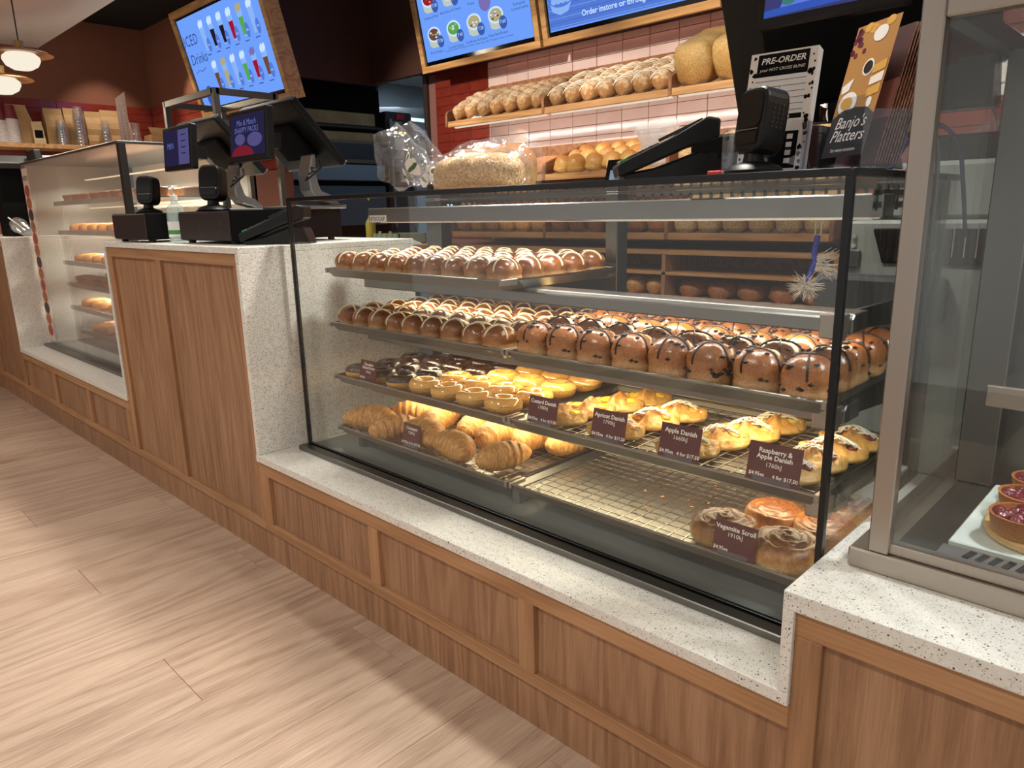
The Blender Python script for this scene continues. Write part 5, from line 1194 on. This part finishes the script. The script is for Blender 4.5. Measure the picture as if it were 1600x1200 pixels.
# equipment bench seen through the tart cabinet
eq = thing('equipment_bench', 'dark steel bench with black boxes behind the tart cabinet', 'bench', (-.3, 1.95, 0))
MB().box(-1.38, 1.6, 1.75, YW-.01, .86, .90).build('top', M['steel_d'], eq); MB().box(-1.36, 1.6, 1.78, YW-.01, .05, .86).build('cabinet', M['grey_d'], eq)
bxk = thing('equipment_box', 'black equipment box with a blue band behind the tart cabinet', 'box', (-1.0, 1.95, .90)); MB().box(-1.25, -.80, 1.82, 2.20, .901, 1.30).build('body', M['matte'], bxk, bevel=.01); MB().box(-1.24, -.81, 1.815, 1.82, 1.10, 1.18).build('band', plain('blue_band', (60, 110, 190), .4), bxk)
so_ = thing('power_outlet', 'white double power outlet with a plug on the red tile wall', 'power outlet', (-1.12, YW-.012, 1.58))
MB().box(-1.19, -1.05, YW-.022, YW-.009, 1.50, 1.66).build('plate', M['white'], so_, bevel=.004); MB().cyl(.034, 0, .035, 16, M=T(-1.12, YW-.022, 1.61, R(90))).build('plug', M['black'], so_); MB().tube([(-1.12, YW-.05, 1.60), (-1.15, YW-.07, 1.5), (-1.10, YW-.05, 1.38), (-1.08, YW-.08, 1.31)], .006, 6).build('cord', M['cable'], so_, smooth=True)
wp = put('trim_9', MB().box(-1.45, -.75, YW-.010, YW-.0085, 1.46, 1.57).mesh('panel', M['white'])); struct(wp)
pbg = MB().grid(lambda u, v: Vector((-1.12+.22*u, 1.90+.16*v, 1.302+.05*math.sin(u*3.1)*math.sin(v*3.1)+.03*mnoise.noise(Vector((u*5, v*5, 1))))), 14, 12).mesh('plastic_bag', M['bag'], smooth='all')
tag(put('plastic_bag', pbg), 'crumpled clear plastic bag lying on the black equipment box', 'bag')
# ================================================================== PIE CASE (left)
LY, LB = .145, .74; lx0, lx1, lz = -5.40, -3.80, 1.395
pc = thing('pie_case', 'tall glass case of hot pies and rolls beyond the tills', 'display case', ((lx0+lx1)/2, .44, ZS))
MB().box(lx0, X1, .11, LB, ZS, .378).build('base_plate', M['steel_d'], pc)
MB().box(lx0, -4.72, LY, LY+.006, .378, lz).build('front_glass', M['glass_l'], pc); MB().box(-4.715, lx1, LY, LY+.006, .378, lz).build('front_glass', M['glass_l'], pc)
MB().box(lx1-.006, lx1, LY+.02, LB, .378, lz).build('side_glass', M['glass_l'], pc)
MB().box(lx0, lx1, LY-.004, LB, lz, lz+.012).build('roof', M['steel_d'], pc, bevel=.002)
MB().box(lx1-.012, lx1+.016, LY-.004, LY+.024, .378, lz).build('post', plain('dark_post', (58, 54, 50), .4, .5), pc)
for x in (lx0, lx1-.03): MB().box(x, x+.03, LB-.03, LB, .378, lz).build('post', M['steel_v'], pc)
MB().box(lx0, lx1, LB-.01, LB, .378, lz).build('back_panel', plain('pale_steel_back', (206, 204, 192), .5), pc)
MB().box(lx0-.012, lx0, LY+.02, LB, 1.001, lz).build('end_panel', plain('pale_steel_end', (176, 176, 168), .45, .3), pc)
stk = put('sticker_strip', MB().box(lx0+.004, lx0+.124, LY-.0015, LY-.0005, .40, lz-.02).mesh('sticker_strip', plain('pink_strip', (214, 186, 172), .6), off=parent_world(pc)), pc)
rs_ = [plain('strip_red', (160, 70, 62), .6), plain('strip_dark', (60, 48, 48), .6), plain('strip_food', (186, 118, 74), .6, var=(60, (120, 60, 40)))]
for k in range(13):
    MB().prism([(lx0+.064+.048*math.cos(a_*.45), .46+.066*k+.034*math.sin(a_*.45)) for a_ in range(14)], LY-.0022, LY-.0016, 'y').build('picture', rs_[(0, 2, 1, 2)[k % 4]], stk)
lettering('BUILD', .036, T(lx0+.064-pc.location.x, LY-.0024-pc.location.y, lz-.075-pc.location.z, R(90)), M['matte'], stk)
PZ = [.47, .60, .735, .86, 1.03, 1.19]
roll_m = [loaf(.15, .055, .042, s+60, nz=.12).mesh('sausage_roll', M['gold_loaf'], smooth='all') for s in range(2)]
pie_m = MB().lathe([(.040, 0), (.050, .034), (.053, .036), (.045, .040), (.02, .043), (0, .043)], 18).mesh('pie', M['tart'], smooth=True)
for k, z in enumerate(PZ):
    if k == 0: x0, x1 = lx0+.25, lx1-.10
    else: x0, x1 = lx0+.12, lx1-.06
    MB().box(x0, x1, .26, .66, z-.012, z-.004).build('shelf', M['steel'], pc); MB().box(x0, x1, .250, .262, z-.022, z+.002).build('shelf_lip', M['steel_w'], pc)
    area('pie_lamp', ((x0+x1)/2, .44, z+.118), ((x0+x1)/2, .44, 0), 14, 1.2, .03, (1, .93, .80), 170)
    MB().box(x0, x1, .43, .45, z+.121, z+.126).build('lamp_strip', emis('pie_strip', (255, 226, 180), 1.2), pc)
    n = 9
    for i in range(n):
        x = x0+.08+(x1-x0-.16)*i/(n-1)
        for j in range(2):
            if k in (2, 5): o = put('pie', pie_m, loc=(x, .33+.16*j, z-.0035)); tag(o, 'round golden pie in the tall pie case', 'pie', 'pies in the pie case')
            else: o = put('sausage_roll', roll_m[i % 2], loc=(x, .29+.17*j, z-.0035)); tag(o, 'golden pastry roll in the tall pie case', 'pastry', 'pastry rolls in the pie case')
# items on the roof of the pie case / card
mc = on(197, 220, 'y', .30); mcard = thing('menu_card', 'tall pink card menu standing on the pie case', 'menu card', (mc.x, .30, lz+.013)); mM = T(0, 0, 0, R(90-2), 0, 0) @ T(0, 0, 0, 0, 0, R(7))
MB().box(-.062, .062, 0, .235, -.002, 0, M=mM).build('card', plain('pink_card', (186, 140, 132), .5), mcard, world=False); lettering('To Table', .026, mM @ T(0, .19, .0006), M['cream'], mcard, shear=.3)
ml = MB()
for k in range(11): ml.box(-.045, -.012, .03+.013*k, .034+.013*k, .0004, .0008, M=mM); ml.box(.012, .035, .03+.013*k, .034+.013*k, .0004, .0008, M=mM)
ml.build('print_lines', M['cream'], mcard, world=False); MB().box(-.05, .05, -.02, .03, 0, .004).build('foot', M['acrylic'], mcard, world=False)
bx = on(217, 210, 'y', .45)
# steel frame stand
fr = thing('steel_frame_stand', 'bare square steel frame stand behind the tills', 'frame stand', (-3.62, .78, ZT-.36)); ya = .50; ap = on(335, 137, 'y', ya); le_ = on(259, 156, 'y', ya); rt = on(428, 147, 'x', ap.x); zt2 = ap.z; s = .0125
fx0, fx1, fy0, fy1 = le_.x, ap.x, ya, rt.y
for (x, y) in ((fx0, fy0), (fx1, fy0), (fx1, fy1), (fx0, fy1)): MB().box(x-s, x+s, y-s, y+s, lz+.012 if x < lx1 else ZT, zt2).build('post', M['steel_v'], fr)
for z in (zt2, zt2-.13):
    for b_ in ((fx0, fx1, fy0-s, fy0+s), (fx0, fx1, fy1-s, fy1+s), (fx0-s, fx0+s, fy0, fy1), (fx1-s, fx1+s, fy0, fy1)):
        if z != zt2 and b_[2] == fy0-s: continue
        MB().box(*b_, z-2*s, z).build('rail', M['steel_v'], fr)
fr.location = (fx0, fy0, lz)
for c in fr.children: c.location = Vector((0, 0, 0)) - (Vector((fx0, fy0, lz))-Vector((-3.62, .78, ZT-.36)))

# ================================================================== FAR LEFT: machine, cup, pendants, shelf
fm = thing('coffee_grinder', 'tall black machine with a curved grey top at the far end of the counter', 'machine', (-5.78, .20, ZT)); q = on(20, 300, 'y', .16)
gx = q.x
MB().prism([(gx-.17, 0), (gx+.12, 0), (gx+.11, .03), (gx+.0, .05), (gx-.03, .20), (gx+.02, .42), (gx+.0, .44), (gx-.17, .44)], .10, .36, 'y', M=T(0, 0, ZT)).build('body', M['matte'], fm, bevel=.006)
MB().prism([(gx-.17, .44), (gx-.02, .475), (gx+.045, .43), (gx+.04, .39), (gx-.02, .43), (gx-.17, .40)], .085, .375, 'y', M=T(0, 0, ZT)).build('curved_top', plain('charcoal_top', (34, 33, 33), .5), fm, bevel=.006)
MB().box(gx+.0, gx+.14, .30, .40, ZT+.001, ZT+.47).build('column', M['black'], fm, bevel=.01)
mp = on(44, 212, 'y', .26); MB().prism([(mp.x-.12, 1.22), (mp.x+.16, 1.22), (mp.x+.05, 1.50), (mp.x-.12, 1.50)], .26, .30, 'y').build('hopper_panel', M['black'], fm, bevel=.006)
dc = on(34, 350, 'x', -5.50); dm = thing('domed_cup', 'clear domed plastic cup lying on its side on the far benchtop', 'cup', (-5.50, dc.y, ZT+.050)); dM = T(0, 0, 0, 0, R(-62), R(20))
MB().lathe([(.030, -.06), (.042, .02), (.046, .024), (.046, .032), (.036, .062), (.012, .072), (0, .072)], 20, M=dM).build('cup', M['clear'], dm, world=False, smooth=True); MB().tube([dM @ Vector((0, 0, -.02)), dM @ Vector((0, 0, .13))], .004, 6).build('straw', M['white'], dm, world=False)
# pendant lamps
for (u, v, du, x) in ((33, 92, 28, -5.35), (3, 130, 24, -5.55)):
    c = on(u, v, 'x', x); t = thing('pendant_lamp', 'pendant lamp with brass disc and glowing opal bulb, '+('nearer the pie case' if du == 28 else 'farther from the pie case'), 'pendant lamp', (c.x, c.y, c.z), 0, 'pendant lamps over the far counter')
    MB().lathe([(0, -.062), (.045, -.056), (.078, -.036), (.092, -.008), (.090, .010), (.07, .028), (0, .034)], 28).build('bulb', emis('opal_glow', (255, 244, 222), .95), t, world=False, smooth=True)
    MB().lathe([(.03, .034), (.12, .030), (.158, .020), (.160, .024), (.12, .037), (.03, .042), (.0, .042)], 36).build('disc', M['bronze'], t, world=False, smooth=True)
    MB().cyl(.022, .040, .092, 16).build('socket', M['brass'], t, world=False, smooth=True); MB().cyl(.0035, .09, CEIL-c.z-.002, 6).build('flex', M['cable'], t, world=False)
    l = bpy.data.lights.new('pendant_light', 'POINT'); l.energy = 4; l.color = (1, .84, .62); l.shadow_soft_size = .09; lo_ = bpy.data.objects.new('pendant_light', l); col.objects.link(lo_); lo_.location = (c.x, c.y, c.z-.14)
# wall shelf with bags and cups
SX = XE+.26; sa = on(128, 227, 'x', SX); sz = sa.z
shf = MB().box(XE, SX, -.3, 1.38, sz-.03, sz).mesh('wall_shelf', M['shelfwood'], bevel=.002); tag(put('wall_shelf', shf), 'oak wall shelf carrying paper bags and cup stacks', 'shelf')
def gusset(label, u0, u1, vt, vb, xx, dep=.10, lean=0, mat=None, grp=None):
    a, b_, c = on(u0, vb, 'x', xx), on(u1, vb, 'x', xx), on((u0+u1)/2, vt, 'x', xx); w = abs(b_.y-a.y); h = c.z-sz
    t = thing('paper_bag', label, 'paper bag', (xx, (a.y+b_.y)/2, sz))
    m = MB(); nv = 7; vs = []
    for k in range(nv):
        f_ = k/(nv-1); d_ = dep*(1-f_**2.2)+.004; ww = w*(1-.08*f_); pn_ = .006*math.sin(k*2.3)
        vs += [(-d_/2+pn_, -ww/2+lean*f_, h*f_), (d_/2+pn_, -ww/2+lean*f_, h*f_), (d_/2+pn_, ww/2+lean*f_, h*f_+.006*math.sin(u0)*f_), (-d_/2+pn_, ww/2+lean*f_, h*f_)]
    fs = [(0, 1, 2, 3), tuple((nv-1)*4+i for i in range(4))]+[(k*4+i, k*4+(i+1) % 4, (k+1)*4+(i+1) % 4, (k+1)*4+i) for k in range(nv-1) for i in range(4)]
    m.add(vs, fs).build('bag_body', mat or M['kraft'], t, world=False); MB().box(dep*.25, dep*.30+.012, -w*.30+lean*.5, w*.32+lean*.5, h*.52, h*.54).build('fold', mat or M['kraft'], t, world=False)
    return t, w, h
XM = XE+.12
gusset('open kraft paper bag behind the stacked maroon cups', -4, 18, 168, 222, XM-.03); gusset('kraft paper bag leaning beside the maroon cup stack', 30, 62, 165, 222, XM, lean=-.05)
sb, sw_, sh_ = gusset('small cream coffee bag with a dark label', 52, 70, 191, 222, XE+.20, .07, mat=plain('cream_bag', (214, 188, 140), .6))
MB().box(.028, .034, -sw_*.34, sw_*.34, sh_*.18, sh_*.62).build('dark_label', M['matte'], sb, world=False)
gusset('plain flat kraft paper bag beside the small coffee bag', 73, 104, 170, 223, XM); gusset('kraft paper bag behind the tall clear cup stack', 104, 128, 170, 223, XM-.02); gusset('kraft paper bag beside the tall clear cup stack', 136, 163, 175, 223, XM); gusset('kraft paper bag behind the pink card menu', 160, 206, 174, 226, XM)
def cups(label, u, vt, vb, xx, r, mat, band=None, n=12):
    a, c = on(u, vb, 'x', xx), on(u, vt, 'x', xx); h = c.z-sz; t = thing('cup_stack', label, 'cup stack', (xx, a.y, sz)); st_ = h-.085
    for k in range(n):
        z0 = st_*k/max(n-1, 1)
        MB().lathe([(r*.72, z0), (r*1.0, z0+.085), (r*1.06, z0+.083), (r*1.06, z0+.088), (r*.95, z0+.088), (r*.68, z0+.003)] if False else [(r*1.0, z0), (r*1.06, z0+.002), (r*1.06, z0+.007), (r*.98, z0+.009), (r*.72, z0+.088)], 18).build('cup', mat if not (band and k == n-1) else band, t, world=False, smooth=True)
    return t
mar = plain('maroon_cup', (112, 40, 46), .5); pgr = plain('pale_cup_rim', (206, 196, 190), .5)
cups('maroon-topped stack of upturned paper cups next to the leaning kraft bag', 22, 166, 222, XE+.215, .044, pgr, mar, 14); cups('maroon-topped stack of upturned paper cups before the open kraft bag', 4, 168, 222, XE+.215, .044, pgr, mar, 14)
cups('short stack of clear plastic cups before the plain kraft bag', 99, 188, 224, XE+.215, .040, M['clear'], None, 6); cups('tall stack of clear plastic cups between the kraft bags', 128, 168, 224, XE+.215, .040, M['clear'], None, 9); cups('stack of clear plastic cups before the pink card menu', 168, 190, 225, XE+.215, .038, M['clear'], None, 5); cups('low stack of clear plastic cups near the wall corner', 214, 193, 226, XE+.215, .042, M['clear'], None, 3)
cbx = on(246, 215, 'x', XE+.2); t = thing('cardboard_box', 'open cardboard box near the wall corner behind the steel frame', 'box', (XE+.2, cbx.y, sz)); MB().box(-.08, .08, -.07, .07, .0, .10).build('box_body', M['kraft'], t, world=False); MB().prism([(-.07, .10), (.07, .10), (.09, .15), (-.09, .15)], .078, .081, 'x').build('flap', M['kraft'], t, world=False)
# ================================================================== KITCHEN
OX = -5.40
def yz(u, v): p_ = on(u, v, 'x', OX); return p_.y, p_.z
ov = thing('deck_oven', 'worn steel deck oven seen through the kitchen opening', 'oven', (OX-.4, 2.1, 0)); y0, y1 = 1.50, yz(597, 240)[0]
MB().box(OX-.9, OX, y0, y1, .10, 2.02).build('body', M['matte'], ov)
cream_o = plain('worn_enamel', (176, 160, 116), .45, var=(7, (150, 130, 84)))
for (v0, v1) in ((176, 197), (206, 221)):
    z1_, z0_ = yz(583, v0+3)[1], yz(583, v1+1)[1]; MB().box(OX, OX+.015, y0, y1-.06, z0_, z1_).build('control_panel', cream_o, ov, bevel=.003)
zh = yz(583, 202)[1]; MB().tube([(OX+.05, y0, zh), (OX+.05, y1-.02, zh)], .012, 8).build('door_handle', M['grey_d'], ov, smooth=True)
z1_, z0_ = yz(583, 222)[1], yz(583, 256)[1]; MB().box(OX, OX+.012, y0, y1-.03, z0_, z1_).build('door', plain('oven_door', (120, 112, 96), .4, .5), ov); MB().box(OX+.012, OX+.016, y0+.05, y1-.09, z0_+.03, z1_-.02).build('window', plain('oven_glass', (58, 60, 72), .15), ov, bevel=.002)
z1_, z0_ = yz(583, 258)[1], yz(583, 283)[1]; MB().box(OX, OX+.03, y0, y1, z0_, z1_).build('lower_panel', plain('blue_steel', (150, 170, 186), .35, .6), ov, bevel=.006)
MB().box(OX, OX+.02, y0, y1, 1.0, z0_-.04).build('base_panel', plain('dim_blue_steel', (96, 110, 122), .4, .6), ov)
ya_, yb_ = yz(601, 200)[0], yz(641, 200)[0]; zt3 = yz(620, 176)[1]
cpn = thing('oven_controller', 'grey oven control column with amber lights in the kitchen', 'control panel', (OX, (ya_+yb_)/2, 0)); MB().box(OX-.6, OX+.02, ya_, yb_, 0, zt3).build('column', M['grey_d'], cpn, bevel=.004)
MB().box(OX+.02, OX+.03, ya_+.04, yb_-.10, zt3-.36, zt3-.07).build('face', M['grey'], cpn); MB().box(OX+.02, OX+.032, ya_+.10, yb_-.08, zt3-.055, zt3-.015).build('red_badge', M['red'], cpn)
for k in range(3): MB().box(OX+.03, OX+.034, ya_+.075+.045*k, ya_+.095+.045*k, zt3-.165, zt3-.150).build('amber_light', emis('amber', (255, 170, 80), 3), cpn)
MB().box(OX+.03, OX+.032, ya_+.07, ya_+.17, zt3-.29, zt3-.20).build('notice', M['paper'], cpn)
for y in (ya_+.015, yb_-.03): MB().box(OX+.02, OX+.05, y, y+.025, zt3-.9, zt3-.06).build('rail', M['silver'], cpn)
yc_ = yz(645, 200)[0]; kt = thing('kitchen_cabinet', 'pale kitchen cabinet with trays beyond the oven controls', 'cabinet', (OX, yc_+.4, 0)); kz = yz(650, 190)[1]
MB().box(OX-.5, OX, yc_, yc_+.8, 0, kz).build('body', plain('pale_blue_cabinet', (170, 186, 198), .4), kt, bevel=.006); MB().tube([(OX+.03, yc_+.05, kz-.13), (OX+.03, yc_+.7, kz-.13)], .012, 8).build('handle', M['black'], kt); MB().box(OX, OX+.01, yc_+.05, yc_+.7, kz-.30, kz-.16).build('tray_slot', M['white'], kt)
hd_ = MB().box(-6.55, OX+.35, 1.50, 4.2, 2.02, 2.13).mesh('extractor_hood', M['matte']); tag(put('extractor_hood', hd_), 'black extractor hood above the deck oven', 'hood')
